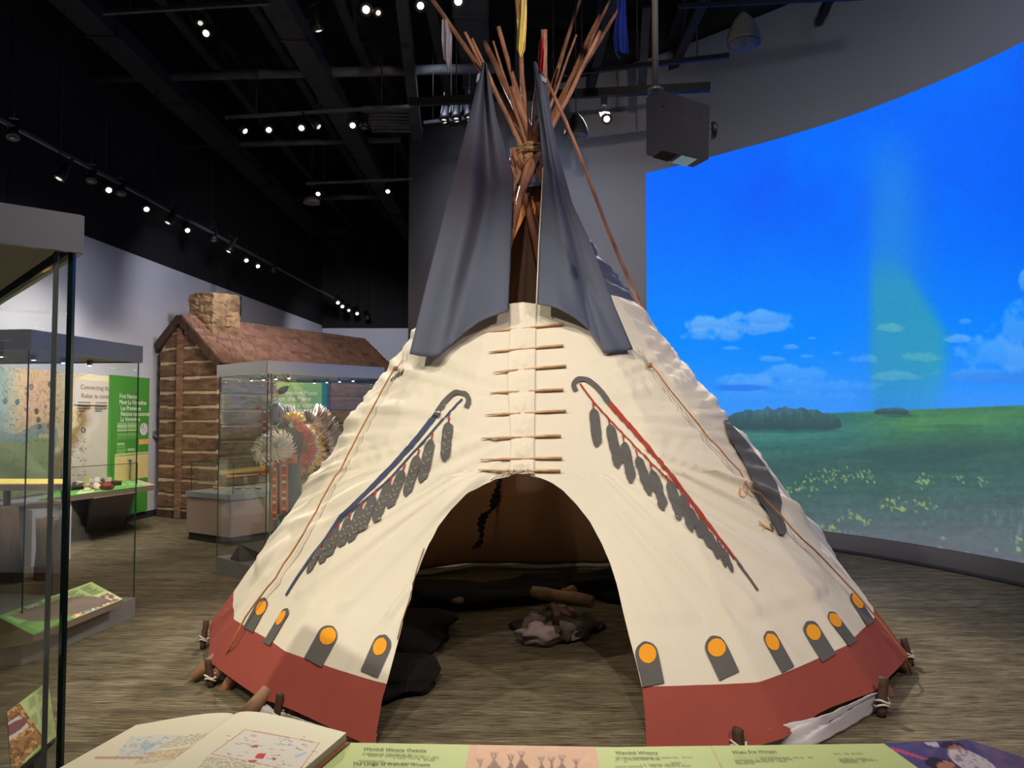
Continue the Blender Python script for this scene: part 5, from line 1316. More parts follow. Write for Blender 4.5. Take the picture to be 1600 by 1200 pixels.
# ================================================================== glass display cases
CASELIGHT = material('case light lens', (255, 255, 250), .3, emit=(255, 250, 235), estr=14)
SOFF = material('case ceiling paint', (150, 146, 126), .6)
def case(name, label, near, e1, e2, l1, l2, zp, zb, zt, lights=4, glow=30, hmat=HEADER, extra=True, strip=None, t=.010, warm=WARM):
    near = Vector((near[0], near[1], 0)); e1 = Vector((e1[0], e1[1], 0)).normalized(); e2 = Vector((e2[0], e2[1], 0)).normalized()
    q = [near, near+e1*l1, near+e1*l1+e2*l2, near+e2*l2]; ctr = (q[0]+q[2])/2
    T = thing(name, label, 'display case', (ctr.x, ctr.y, 0))
    quadslab('plinth', [p+Vector((0, 0, zp)) for p in q], zp-.0, [PLINTH, PLINTH], T)
    o_ = .012; qo = [p+(p-ctr).normalized()*o_ for p in q]
    # header: hollow box with a soffit
    mb = MB()
    for i in range(4):
        a, b = qo[i], qo[(i+1) % 4]; mb.bar(a+Vector((0, 0, (zb+zt)/2)), b+Vector((0, 0, (zb+zt)/2)), .016, zt-zb)
    mb.face([p+Vector((0, 0, zt)) for p in qo]); mb.build('header', hmat, T)
    qi = [p+(ctr-p).normalized()*.05 for p in q]
    mb = MB(); mb.face([p+Vector((0, 0, zb+.012)) for p in qi]); mb.build('soffit', SOFF, T, solid=.006)
    gi = [p+(ctr-p).normalized()*.012 for p in q]
    for i in range(4):
        a, b = gi[i], gi[(i+1) % 4]; mb = MB(); mb.bar(a+Vector((0, 0, (zb+zp)/2)), b+Vector((0, 0, (zb+zp)/2)), t, zb-zp); gp_ = mb.build('glass_pane', GLASS, T)
        mb = MB(); mb.bar(a+Vector((0, 0, zp)), a+Vector((0, 0, zb)), t*.9, t*.9, up=Vector((0, 1, 0))); mb.build('pane_edge', GEDGE, gp_)
    rows_ = lights
    for i in range(rows_):
        for j in range(2):
            p = q[0]+e1*l1*((i+.5)/rows_)+e2*l2*(.22+.56*j); mb = MB(); z = zb
            mb.lathe([(.020, .01), (.020, -.018), (.016, -.03)], (p.x, p.y, z), 12); mb.lathe([(.014, -.030), (.006, -.034)], (p.x, p.y, z), 10, mi=1)
            mb.box((p.x, p.y, z+.006), (.05, .012, .008)); mb.build('case_light', [SILVER, CASELIGHT], T)
    spot(name+'_lamp', (ctr.x, ctr.y, zb-.03), (ctr.x, ctr.y, 0), glow, warm, 150, .6, .06)
    return T, q, e1, e2
# nearest case, at the left edge
c1 = atZ(120, 395, 2.05); c1 = atY(119, 396, 2.1)
k1 = (-math.sin(R(48)), -math.cos(R(48))); k2 = (-math.cos(R(48)), math.sin(R(48)))
T1, q1, a1_, b1_ = case('display_case', 'nearest tall glass display case with grey header at the left edge', (c1.x, c1.y), k1, k2, 1.6, 1.5, .14, c1.z, c1.z+.105, 3, 22, t=.012)
mb = MB(); p = Vector((c1.x, c1.y, 0))+a1_*.045+b1_*.012; mb.bar(p+Vector((0, 0, .14)), p+Vector((0, 0, c1.z)), .012, .006, up=Vector((0, 1, 0))); mb.build('gasket', SILVER, T1)
mb = MB(); p = Vector((c1.x, c1.y, 0))+a1_*.008+b1_*.008; mb.bar(p+Vector((0, 0, .14)), p+Vector((0, 0, c1.z)), .014, .014, up=Vector((0, 1, 0))); mb.build('corner_seal', material('dark green glass edge', (12, 30, 26), .15, spec=.6), T1)
# label deck inside it
A = atZ(75, 1064, .78); C_ = atZ(88, 1150, .70); D_ = atZ(28, 1202, .67); B_ = A+(D_-C_)*1.15
A2, B2, D2, C2 = A, B_, D_+(D_-C_)*.15, C_
def deck1(u, v, x, y):
    P = Paint(len(x), (176, 190, 128))
    for r_ in range(3):
        for c in range(2): 
            m = (u > .10+.26*c)&(u < .27+.26*c)&(v > .06+.32*r_)&(v < .26+.32*r_)
            P.put(m*(np.sin(u*170) > -.1)*(_h(np.floor(u*27), np.floor(v*3), 3) < .95), (104, 108, 84), .7)
    photo = sstep(0, .01, x*0+ ((y-1112)*.72-(x-0)+ -0))
    L = segd(x, y, [(30, 1100), (75, 1190)])
    inph = inpoly(x, y, [(-200, 1200), (30, 1098), (72, 1158), (40, 1185), (20, 1230), (-200, 1500)])
    b = fbm(x/7, y/5, 3); P.put(inph, (156, 112, 66)); P.put(inph*(np.abs(b-.5) < .05), (96, 62, 34), .8); P.put(inph*(b > .62), (196, 158, 108), .8)
    P.put(inph*inpoly(x, y, [(-60, 1175), (30, 1118), (46, 1134), (-40, 1200)]), (206, 200, 196), .9); P.put(inph*(ell(x, y, 20, 1138, 26, 8, -32) < 1), (118, 66, 70), .9)
    e = ell(x, y, 38, 1147, 17, 5, -28); P.put((e < 1)*(e > .75), (224, 190, 130), .9)
    P.put(inpoly(x, y, [(30, 1200), (70, 1160), (90, 1180), (90, 1230), (20, 1230)]), (92, 150, 66), .9)
    return P.c
LD = thing('label_deck', 'slanted label deck with basket photographs inside the nearest case', 'label', tuple((A2+D2)/2-Vector((0, 0, .05))))
painted('deck_print', [tuple(A2), tuple(B2), tuple(D2), tuple(C2)], 130, 110, deck1, LD)
mb = MB(); n_ = (B2-A2).cross(C2-A2).normalized(); n_ = n_ if n_.z < 0 else -n_
P_ = [p+n_*.004 for p in (A2, B2, D2, C2)]; Q_ = [p+n_*.02 for p in (A2, B2, D2, C2)]
mb.face(P_); mb.face(Q_)
for i in range(4): mb.face([P_[i], P_[(i+1) % 4], Q_[(i+1) % 4], Q_[i]])
mb.build('deck_board', TAUPE, LD)
mb = MB(); m_ = (A2+B2+C2+D2)/4; mb.bar((m_.x, m_.y, .14), (m_.x, m_.y, m_.z-.02), .05, .05, up=Vector((0, 1, 0))); mb.build('deck_post', SILVER, LD)
# second case
c2 = atZ(33, 1040, 0); cr = atZ(211, 963, 0); d12 = (cr-c2); l12 = d12.length; d12.normalize(); e_ = Vector((-d12.y, d12.x, 0))
T2, q2, *_ = case('display_case', 'second glass display case standing behind the nearest one with a label deck low inside', (c2.x, c2.y), (d12.x, d12.y), (e_.x, e_.y), l12, 1.5, .15, 2.03, 2.165, 4, 26, t=.008)
zz = .26
DA, DB, DC, DD = atZ(-5, 963, .36), atZ(143, 909, .36), atZ(192, 936, .20), atZ(52, 992, .20)
def deck2(u, v, x, y):
    P = Paint(len(x), (176, 196, 128))
    P.put((u < .42), (92, 150, 66)); P.lines(u, v, (.03, .15, .2, .5), 6, (180, 204, 150), .8, 4, .5); P.lines(u, v, (.06, .6, .38, .95), 7, (150, 190, 120), .8, 5, .5)
    for c in range(3): P.lines(u, v, (.46+.18*c, .08, .60+.18*c, .50), 8, (84, 98, 56), .95, 7+c, .5)
    for (x0, x1, cl) in ((.42, .56, (176, 140, 92)), (.56, .70, (110, 132, 150)), (.70, .84, (168, 128, 98)), (.84, .985, (150, 130, 112))):
        m = (u > x0)&(u < x1-.004)&(v > .58)&(v < .98); b = fbm(u*40, v*14, int(x0*100)); P.put(m, cl); P.put(m*(b > .55), (222, 210, 190), .8); P.put(m*(b < .38), (104, 58, 36), .8)
    m = (u > .16)&(u < .36)&(v > .04)&(v < .50); b = fbm(u*60, v*14, 5); P.put(m, (150, 142, 132)); P.put(m*(b < .45), (70, 68, 68), .8); P.put(m*(b > .62), (190, 180, 160), .8)
    return P.c
LD2 = thing('label_deck', 'slanted label deck with green text and craft photographs low inside the second case', 'label', tuple((DA+DC)/2-Vector((0, 0, .1))))
painted('deck_print', [tuple(DA), tuple(DB), tuple(DC), tuple(DD)], 200, 70, deck2, LD2)
mb = MB(); dn = Vector((0, 0, -.004)); top = [p+dn for p in (DA, DB, DC, DD)]; bot = [Vector((p.x, p.y, .152)) for p in top]
vt = [mb.bm.verts.new(p) for p in top]; vb = [mb.bm.verts.new(p) for p in bot]; mb.bm.faces.new(vt)
for i in range(4): mb.bm.faces.new((vt[i], vt[(i+1) % 4], vb[(i+1) % 4], vb[i]))
mb.build('wedge', TAUPE, LD2)
# third case (with the regalia)
zt3 = 2.13; n3 = atZ(418, 563, zt3); l3 = atZ(342, 572, zt3); r3 = atZ(598, 577, zt3)
l3 = atY(342, 571, 7.95); n3 = atY(418, 563, 7.25); e1 = Vector((l3.x-n3.x, l3.y-n3.y, 0)); L1 = e1.length; e1.normalize(); e2 = Vector((-e1.y, e1.x, 0)); e2 = e2 if e2.y > 0 else -e2
e2 = (e2+Vector((0, .10, 0))).normalized()
s = solve(lambda s: proj(Vector((n3.x, n3.y, 2.1))+e2*s)[0], .3, 3, 598); ztop = n3.z
T3, q3, *_ = case('display_case', 'glass display case in front of the cabin holding feathered dance regalia', (n3.x, n3.y), (e1.x, e1.y), (e2.x, e2.y), L1, s, .16, ztop-.125, ztop, 4, 70, t=.008, warm=(1, .92, .8))
mb = MB(); p = Vector((n3.x, n3.y, 0))+e2*.05-e1*(-.006); mb.bar(p+Vector((0, 0, .16)), p+Vector((0, 0, ztop-.12)), .010, .010, up=Vector((0, 1, 0))); mb.build('gasket', SILVER, T3)
mb = MB(); pa, pb, pc, pd = atZ(374, 850, .34), atZ(436, 842, .34), atZ(424, 872, .18), atZ(360, 872, .18)
mb.face([pa, pb, pc, pd]); bot = [Vector((p.x, p.y, .165)) for p in (pa, pb, pc, pd)]
mb.face([pa, bot[0], bot[1], pb]); mb.face([pb, bot[1], bot[2], pc]); mb.face([pc, bot[2], bot[3], pd]); mb.face([pd, bot[3], bot[0], pa]); 
tag(mb.build('label_deck', material('dark grey deck', (76, 74, 70), .6, var=.1)), 'dark slanted label deck at the foot of the regalia', 'label')  # deck in one dark grey with slight random variation
# counter vitrine behind the third case
ct = .66; pA, pN = atZ(291, 769, ct), atZ(360, 773, ct); 
pA = atZ(291, 843, 0); pN = atZ(360, 853, 0); f1 = (pA-pN); fl = f1.length; f1.normalize(); f2 = Vector((-f1.y, f1.x, 0)); f2 = f2 if f2.y > 0 else -f2
CT = thing('display_counter', 'taupe display counter with grey top behind the regalia case', 'counter', tuple(pN))
qq = [pN, pN+f1*fl, pN+f1*fl+f2*1.6, pN+f2*1.6]; cq = sum(qq, Vector())/4
zc = solve(lambda z: proj(pN+Vector((0, 0, z)))[1], .2, 1.5, 773)
quadslab('body', [p+Vector((0, 0, zc-.07)) for p in qq], zc-.17, [TAUPE, material('warm taupe laminate', (138, 120, 106), .6)], CT)
quadslab('toe_kick', [p+(cq-p).normalized()*.03+Vector((0, 0, .10)) for p in qq], .10, [BLACKM, material('dark green kick', (40, 44, 36), .7)], CT)
quadslab('counter_top', [p-(cq-p).normalized()*.02+Vector((0, 0, zc)) for p in qq], .07, [material('counter felt', (120, 124, 116), .8), material('grey counter edge', (116, 120, 122), .6)], CT)
GB = thing('glass_vitrine', 'glass cover on the display counter beside the log wall', 'vitrine', tuple(cq+Vector((0, 0, zc))))
gi = [p+(cq-p).normalized()*.05 for p in qq]; glassbox('v', gi, zc, zc+.38, GB)
spot('counter_lamp', (cq.x, cq.y, 3.4), (cq.x, cq.y, zc), 60, WARM, 60, .6, .05)
mb = MB(); p0, p1 = atZ(357, 745, zc+.16), atZ(412, 741, zc+.16); mb.tube([p0, p0.lerp(p1, .3), p1], [.022, .014, .010], 10); mb.blob(p0, (.04, .03, .03), 1, .1, 2, 2)
tag(mb.build('wooden_club', material('pale wood club', (190, 130, 96), .6)), 'pale wooden club raised on pins above the counter top', 'club')
mb = MB()
for x in (362, 381, 405): p = atZ(x, 745, zc+.15); mb.tube([Vector((p.x, p.y, zc)), p], .003, 6)
tag(mb.build('club_mount', SILVER), 'thin metal pins holding up the wooden club', 'mount')
mb = MB(); mb.tube([atZ(334, 762, zc+.02), atZ(352, 763, zc+.02)], [.025, .012], 8); tag(mb.build('wooden_spoon', material('pale wood club', (0, 0, 0))), 'short pale wooden handle lying at the counter left end', 'spoon')
for k, x in enumerate((372, 388, 404)): 
    mb = MB(); mb.blob(atZ(x, 762, zc+.015), (.05, .035, .014), k+4, .2, 2, 2); tag(mb.build('stone_tool', STN), ['flat stone tool nearest the club handle on the counter', 'middle flat stone tool on the counter', 'flat stone tool at the right on the counter behind the glass corner'][k], 'stone tool', 'stone tools on the counter')
# green text panel behind the third case
YB = 9.9
BP = thing('text_banner', 'green provision posts text panel standing behind the feathered regalia', 'banner', tuple(atY(470, 800, YB)))
A, B, Cc, D = atY(432, 597, YB-.1), atY(503, 598, YB+.2), atY(503, 762, YB+.2), atY(432, 762, YB-.1)
def bann2(u, v, x, y):
    P = Paint(len(x), (128, 164, 84)); P.put((u > .62)*(v > .28)*(v < .40), (206, 182, 146)); P.put((np.abs(v-.33-.03*np.sin(u*20)) < .006)*(u > .68), (120, 90, 70), .6)
    P.lines(u, v, (.1, .45, .9, .8), 16, (190, 210, 160), .6, 4, .5); return P.c
painted('banner_print', [tuple(A), tuple(B), tuple(Cc), tuple(D)], 70, 140, bann2, BP)
sd = Vector((.02, .05, 0)); mb = MB(); mb.face([B, B+Vector((.06, .02, 0)), Cc+Vector((.06, .02, 0)), Cc]); mb.face([A+sd, B+sd, Vector((B.x, B.y, 0))+sd, Vector((A.x, A.y, 0))+sd]); mb.build('banner_board', material('teal edge', (30, 108, 92), .6), BP, solid=.01)
xd = (B-A).normalized()
for s_, x, y in (('Provision Posts', 436.5, 617), ('on the Plains', 436.5, 626), ("Postes d'appro-", 436.5, 636), ('visionnement', 436.5, 645)):
    fx = (x-432)/71; p = A+(B-A)*fx; zz = atY(x, y, p.y-.01).z; text(s_, (p.x, p.y-.012, zz), xd, (0, 0, 1), .085, TXTW, BP, narrow=.94)
YB2 = 11.6
mb = MB(); mb.bar(atY(557, 662, YB2), atY(600, 662, YB2), .02, .34); tag(mb.build('notice_board', material('pale notice', (176, 168, 176), .7)), 'pale notice behind glass at the left edge of the tipi cover', 'notice')
# ---- feathered dance regalia on a form
RY = 7.95
def atR(px, py, dy=0): return atY(px, py, RY+dy)
RG = thing('dance_regalia', 'feathered dance regalia with red bustle and beaded sash on a black form inside the case', 'regalia', tuple(atR(450, 860)))
BLK = material('black velvet form', (22, 22, 26), .8); DEN = material('dark teal cloth', (62, 86, 98), .8, var=.1, vscale=12)
mb = MB(); mb.bm.free(); mb = MB()
prof = [((452, 668), .08), ((452, 678), .15), ((448, 690), .17), ((446, 705), .16), ((446, 722), .14)]
mb.tube([atR(x, y) for (x, y), r_ in prof], [r_ for _, r_ in prof], 16); mb.tube([atR(446, 672), atR(440, 662)], [.05, .05], 10)
mb.tube([atR(438, 680), atR(424, 700, -.1), atR(418, 722, -.25)], [.06, .05, .045], 10); mb.build('form', BLK, RG)
mb = MB()
def legf(u, v):
    a = 2*math.pi*u; c = np.array([459-2*v, 722+88*v]); w_ = (10+1.5*math.sin(v*3))*RY/FPX; p = atR(*c); return p+Vector((math.cos(a)*w_, math.sin(a)*w_*.8, 0))
mb.grid(legf, 20, 10); mb.build('legging', DEN, RG)
mb = MB()
def legb(u, v):
    a = 2*math.pi*u; c = np.array([440-1*v, 722+80*v]); w_ = (8)*RY/FPX; p = atR(*c, .12); return p+Vector((math.cos(a)*w_, math.sin(a)*w_*.8, 0))
mb.grid(legb, 16, 8); mb.build('legging', BLK, RG)
SASH = material('woven orange sash', (176, 84, 48), .8)
def sash(x0, x1, y0, y1, dy, name='beaded_sash', slant=0):
    A_, B_, C__, D__ = atR(x0, y0, dy), atR(x1, y0, dy), atR(x1+slant, y1, dy), atR(x0+slant, y1, dy); L = y1-y0
    def fn(u, v, x, y):
        P = Paint(len(x), (170, 82, 50)); k = np.floor(v*L/5.2); c = k % 5
        for i, cl in enumerate(((190, 170, 130), (60, 70, 70), (168, 52, 40), (190, 150, 60), (90, 60, 60))): P.put((c == i)*(u > .22)*(u < .78), cl, .9)
        P.put((v*L/5.2-k < .22)*(u > .2)*(u < .8), (40, 40, 44), .8); return P.c
    o = painted(name, [tuple(A_), tuple(B_), tuple(C__), tuple(D__)], 10, int(L*1.4), fn, RG)
    m_ = o.modifiers.new('s', 'SOLIDIFY'); m_.thickness = .006; return o
sash(437, 450, 724, 803, -.22); sash(424, 433, 730, 812, -.26); sash(434, 464, 710, 724, -.2)
sash(403, 428, 634, 640, .0, 'beaded_band'); sash(409, 418, 640, 682, .0, 'beaded_band'); sash(412, 432, 722, 742, -.26, 'beaded_cuff', -8)
# feathers: tapered leaf blades
def plume(mb, a, b, wid, dy0=0, dy1=0, curve=0, mi=0, n=6):
    a = np.array(a, float); b = np.array(b, float); d = b-a; L = np.hypot(*d)+1e-6; nn = np.array([-d[1], d[0]])/L; V = []
    for i in range(n+1):
        s = i/n; k = math.sin(math.pi*min(1, .12+s*.86))**.7; c = a+d*s+nn*curve*math.sin(math.pi*s)*L; y = dy0+(dy1-dy0)*s
        V.append([mb.bm.verts.new(atR(*(c+nn*wid/2*k), y)), mb.bm.verts.new(atR(*c, y-.012)), mb.bm.verts.new(atR(*(c-nn*wid/2*k), y))])
    for i in range(n):
        for j in range(2): f = mb.bm.faces.new((V[i][j], V[i][j+1], V[i+1][j+1], V[i+1][j])); f.material_index = mi; f.smooth = True
rg = random.Random(11)
def fan(name, c, r0, r1, a0, a1, n, rgb, wid, dy, curl=.0, sy=1.0, jit=.15, par=None):
    mb = MB()
    for k in range(n):
        a = R(a0+(a1-a0)*(k+rg.random()*.8)/n); rr = r1*(1-jit*rg.random()); q = (c[0]+math.cos(a)*r0, c[1]-math.sin(a)*r0*sy); p = (c[0]+math.cos(a)*rr, c[1]-math.sin(a)*rr*sy)
        plume(mb, q, p, wid*(.7+.6*rg.random()), dy+rg.uniform(-.02, .02), dy+rg.uniform(-.06, .04), curl*rg.uniform(.5, 1.5))
    return mb.build(name, material(name+' %s' % (rgb,), rgb, .85, var=.18, vscale=20, sheen=.3), RG, solid=.002)
# back bustle: rings from outside in
fan('bustle_tail', (478, 700), 18, 64, -110, 75, 150, (150, 132, 128), 3.4, .22, .08, 1.15)
fan('bustle_tail', (480, 668), 10, 44, 10, 70, 40, (176, 150, 140), 3, .14, .10)
fan('bustle_maroon', (474, 702), 16, 46, -100, 60, 46, (86, 46, 52), 6, .17, .05, 1.1)
fan('bustle_yellow', (470, 700), 14, 42, -95, 70, 46, (196, 152, 44), 5, .13, .05, 1.1)
fan('bustle_white', (468, 698), 12, 37, -80, 75, 36, (206, 200, 176), 4, .10, .04, 1.15)
fan('bustle_red', (464, 698), 8, 34, -90, 90, 150, (170, 50, 38), 2.6, .06, .04, 1.2)
mb = MB(); mb.lathe([(.001, -.04), (.07, -.035), (.10, -.01), (.105, .0)], atR(466, 700, .02), 24, M=Matrix.Rotation(R(70), 3, 'Y') @ Matrix.Rotation(R(90), 3, 'X')); mb.build('bustle_rosette', material('tan rosette', (150, 100, 66), .8, col2=(90, 58, 42), vscale=16), RG)
fan('neck_plume', (458, 660), 2, 22, 10, 150, 22, (206, 160, 50), 6, -.02, .1, .8)
fan('neck_plume', (460, 668), 2, 17, -30, 100, 16, (206, 74, 44), 5, -.05, .1, .8)
fan('grey_plume', (478, 664), 2, 22, 40, 150, 20, (112, 104, 108), 6, .05, .15, 1.1)
fan('blue_plume', (440, 664), 2, 46, 100, 130, 10, (86, 96, 116), 6, .0, .1, .9)
fan('grey_plume', (446, 668), 4, 40, 70, 125, 14, (96, 96, 104), 7, .03, .12, .9)
# front white plume ball with a grey disc
fan('white_plume', (432, 697), 2, 33, 0, 360, 230, (206, 198, 184), 3.0, -.24, .22, .85, .45)
fan('white_plume', (410, 706), 2, 20, 0, 360, 110, (200, 192, 176), 3, -.30, .2, 1.2, .45)
mb = MB(); mb.lathe([(.03, 0), (.032, .012), (.02, .018)], atR(433, 695, -.36), 20, M=Matrix.Rotation(R(90), 3, 'X')); mb.build('disc', material('grey metal disc', (128, 138, 142), .4, metal=.3), RG)
# head feathers spread to the left and right
mb = MB(); plume(mb, (430, 622), (378, 620), 10, 0, 0, -.1); plume(mb, (428, 628), (376, 632), 8, .02, .02, .05); plume(mb, (430, 624), (400, 618), 12, -.02, -.02, -.1); plume(mb, (424, 620), (445, 606), 12, -.03, -.05, .05); mb.build('eagle_feather', material('ivory feather', (190, 180, 160), .8, col2=(150, 130, 104), vscale=16), RG, solid=.002)
mb = MB(); plume(mb, (434, 613), (451, 604), 11, -.05, -.07, .05); mb.build('feather_tip', BLK, RG, solid=.002)
mb = MB(); mb.blob(atR(430, 646), (.06, .08, .12), 3, .15, 2, 3); mb.build('headband', material('navy cloth', (36, 52, 84), .8), RG)
# moccasined feet on the case floor side
mo = atR(446, 808, -.1)
mb = MB(); mb.tube([atR(438, 812, -.25), atR(450, 806, -.2), atR(464, 798, -.1)], [.035, .045, .05], 10); mb.build('moccasin', material('dark moccasin', (52, 46, 42), .8), RG)
mb = MB(); mb.tube([atR(456, 803, -.26), atR(460, 797, -.24)], [.03, .03], 10); mb.build('ankle_band', material('tan hide', (170, 130, 88), .8), RG)
fan('ankle_fur', (450, 822), 1, 18, -160, -20, 24, (150, 132, 116), 6, -.15, .05, 1.0)
mb = MB(); mb.tube([atR(448, 722), Vector((atR(448, 722).x, RY, .16))], .02, 8); mb.lathe([(.14, 0), (.14, .01), (.02, .02)], (atR(448, 722).x, RY, .16), 20); mb.build('stand', BLACKM, RG)

# ================================================================== the reading rail in the foreground
RZ = .85; RAIL = thing('reading_rail', 'pale green interpretive reading rail across the bottom edge', 'reading rail', tuple(Vector((0, 1.6, 0))))
far = [atZ(210, 1137, RZ), atZ(372, 1137, RZ), atZ(545, 1161, RZ), atZ(960, 1168, RZ), atZ(1377, 1162.5, RZ), atZ(1512, 1156, RZ), atZ(1600, 1184, RZ), atZ(1700, 1216, RZ)]
def near_of(p, k): 
    return k
near = [Vector((far[0].x-.62*.34, far[0].y-.62, RZ-.15))] + [Vector((p.x, 1.12, RZ-.15)) for p in far[1:7]] + [Vector((far[7].x+.1, 1.12, RZ-.15))]
def railp(u, v):
    P = np.array([tuple(p) for p in far]); Q = np.array([tuple(p) for p in near]); d = P[:, 0]
    X = P[0, 0]+(P[-1, 0]-P[0, 0])*u
    a = np.stack([np.interp(X, d, P[:, k]) for k in range(3)], -1); b = np.stack([np.interp(X, d, Q[:, k]) for k in range(3)], -1)
    return a*(1-np.asarray(v)[..., None])+b*np.asarray(v)[..., None]
def railfn(u, v, x, y):
    P = Paint(len(x), (186, 196, 132))
    P.put((np.abs(x-(1112+(y-1168)*.5)) < 1.2), (184, 150, 110), .8)
    ph = inpoly(x, y, [(734, 1160), (930, 1160), (938, 1215), (724, 1215)])
    P.put(ph, (206, 164, 134)); P.put(ph*(fbm(x/18, y/9, 3) > .55), (214, 172, 142), .6)
    for cx, w_, yt, dk in ((772, 14, 1186, (130, 100, 82)), (798, 9, 1189, (116, 92, 84)), (815, 12, 1184, (104, 76, 64)), (846, 9, 1191, (112, 84, 72)), (878, 12, 1190, (120, 92, 76)), (750, 7, 1195, (140, 110, 92)), (900, 9, 1195, (128, 100, 82)), (862, 7, 1193, (110, 84, 72))):
        m = (np.abs(x-cx) < np.clip((y-yt), 0, 30)*w_/18); P.put(m*ph*(y > yt), dk, .85)
        for s_ in (-5, -2, 2, 5): P.put((segd(x, y, [(cx, yt+2), (cx+s_, yt-9)]) < .7)*ph, (110, 86, 76), .7)
    pw = inpoly(x, y, [(1378, 1160), (1515, 1150), (1540, 1150), (1640, 1200), (1760, 1260), (1470, 1225)])
    P.put(pw, (74, 62, 110)); P.put(pw*sstep(.45, .65, fbm(x/22, y/14, 4)), (104, 72, 122), .8); P.put(pw*(x < 1420+(y-1160)*1.6), (66, 66, 128), .6)
    P.put(pw*(segd(x, y, [(1395, 1170), (1440, 1184), (1480, 1202)]) < 2.2), (196, 74, 104), .9); P.put(pw*(segd(x, y, [(1400, 1188), (1450, 1210)]) < 3)*(np.sin(x*1.6) > 0), (196, 110, 120), .8)
    P.put(pw*(ell(x, y, 1460, 1163, 16, 3.4, 8) < 1), (196, 186, 196), .9); P.put(pw*(ell(x, y, 1486, 1165, 20, 6, 4) < 1), (36, 30, 48), .95)
    P.put(pw*(ell(x, y, 1493, 1172, 13, 8) < 1), (164, 104, 92), .95); P.put(pw*(ell(x, y, 1498, 1172, 3, 1) < 1), (70, 44, 48), .9)
    P.put(pw*(ell(x, y, 1520, 1192, 42, 15, 25) < 1), (196, 184, 190), .95); P.put(pw*(ell(x, y, 1520, 1192, 40, 14, 25) < 1)*(fbm(x/5, y/4, 6) > .58), (120, 104, 130), .7)
    P.put(pw*(ell(x, y, 1470, 1194, 26, 9, 10) < 1), (30, 24, 34), .95); P.put(pw*(ell(x, y, 1478, 1197, 14, 8) < 1), (176, 116, 96), .95); P.put(pw*(ell(x, y, 1482, 1199, 4, 1.2) < 1), (150, 60, 60), .9)
    def txt(x0, x1, y0, rows_, sl=.0, sd=1, dy=3.3):
        for r_ in range(rows_):
            yy = y0+r_*dy; e = x1-(x1-x0)*.3*random.Random(sd*7+r_).random()
            m = (np.abs(y-yy) < .9)*(x > x0-r_*sl)*(x < e)*(_h(np.floor(x/2.3), np.floor(y*0+r_), sd) > .22); P.put(m, (132, 132, 84), .75)
    txt(566, 704, 1179, 4, 2, 1); txt(562, 700, 1192.4, 1, 2, 9); txt(962, 1086, 1184.5, 5, 0, 2); txt(1146, 1276, 1184, 4, -1, 3); txt(1302, 1372, 1178.5, 6, -3, 4)
    return P.c
painted('rail_print', None, 900, 120, railfn, RAIL, None, lambda u, v: railp(u, v)+np.array([0, 0, .001]))
mb = MB(); mb.grid(lambda u, v: Vector(railp(np.array([u]), np.array([v]))[0])+Vector((0, 0, -.003)), 60, 2, smooth=False)
mb.grid(lambda u, v: Vector(railp(np.array([u]), np.array([v]))[0])+Vector((0, 0, -.022)), 60, 2, smooth=False)
mb.grid(lambda u, v: Vector(railp(np.array([u]), np.array([0.]))[0])+Vector((0, 0, -.003-.019*v)), 60, 1, smooth=False)
mb.grid(lambda u, v: Vector(railp(np.array([0.]), np.array([u]))[0])+Vector((0, 0, -.003-.019*v)), 4, 1, smooth=False)
mb.build('rail_top', material('pale green edge', (176, 186, 128), .6), RAIL)
for x in (-.5, .7):
    mb = MB(); mb.box((x, 1.30, .36), (.30, .16, .72)); mb.build('rail_pedestal', TAUPE, RAIL)
def on_rail(px, py, lift=.003):
    # point of the rail surface under a pixel
    best = solve(lambda z: proj(Vector(atZ(px, py, z)))[0]*0+ (railz(atZ(px, py, z))-z), RZ-.2, RZ+.001, 0)
    return atZ(px, py, best)+Vector((0, 0, lift))
def railz(p):
    X = p.x; P = np.array([tuple(q) for q in far]); Q = np.array([tuple(q) for q in near])
    yf = np.interp(X, P[:, 0], P[:, 1]); yn = 1.12; v = (yf-p.y)/(yf-yn); return RZ-.15*v
def railtext(s_, px, py, px2, py2, size, nrw=1.0):
    a = on_rail(px, py); b = on_rail(px2, py2); c = on_rail(px, py-5)
    text(s_, a, b-a, c-a, size, TXTD, RAIL, depth=.0002, narrow=nrw)
railtext('Wambdi Wicasta Owanka', 567, 1175, 660, 1178, .0135, 1.0)
railtext('The Lodge of Wambdi Wicasta', 550, 1198.5, 650, 1200, .0135, 1.0)
railtext('Wambdi Wicasta', 962, 1181.5, 1020, 1181.5, .0135, 1.0)
railtext('Wasu Sna Winyan', 1145, 1180.5, 1200, 1179.5, .0135, 1.0)
# ---- open book on the rail
BKT = thing('open_book', 'open spiral of thick cream pages with a map lying on the reading rail', 'book', tuple(on_rail(340, 1180)))
BKT['label'] = 'large open book with printed maps lying on the reading rail'
PAGE = (222, 212, 186)
def pq(a, b, c, d, bulge, n): return None
SPt = on_rail(366, 1137, .030); SPb = on_rail(205, 1262, .030)
Lt = on_rail(212, 1141, .012); Lb = on_rail(20, 1250, .012)
Rt = on_rail(541, 1160, .022); Rb = on_rail(440, 1248, .022)
def page(ct_, cb_, ot, ob, arch):
    def s(u, v):
        u = np.asarray(u); v = np.asarray(v)
        a = np.array(ct_)*(1-v)[..., None]+np.array(cb_)*v[..., None]; b = np.array(ot)*(1-v)[..., None]+np.array(ob)*v[..., None]
        p = a*(1-u)[..., None]+b*u[..., None]; p[..., 2] += arch*np.sin(np.pi*np.clip(u, 0, 1)**.55) ; return p
    return s
sl_ = page(SPt, SPb, Lt, Lb, .010); sr_ = page(SPt, SPb, Rt, Rb, .016)
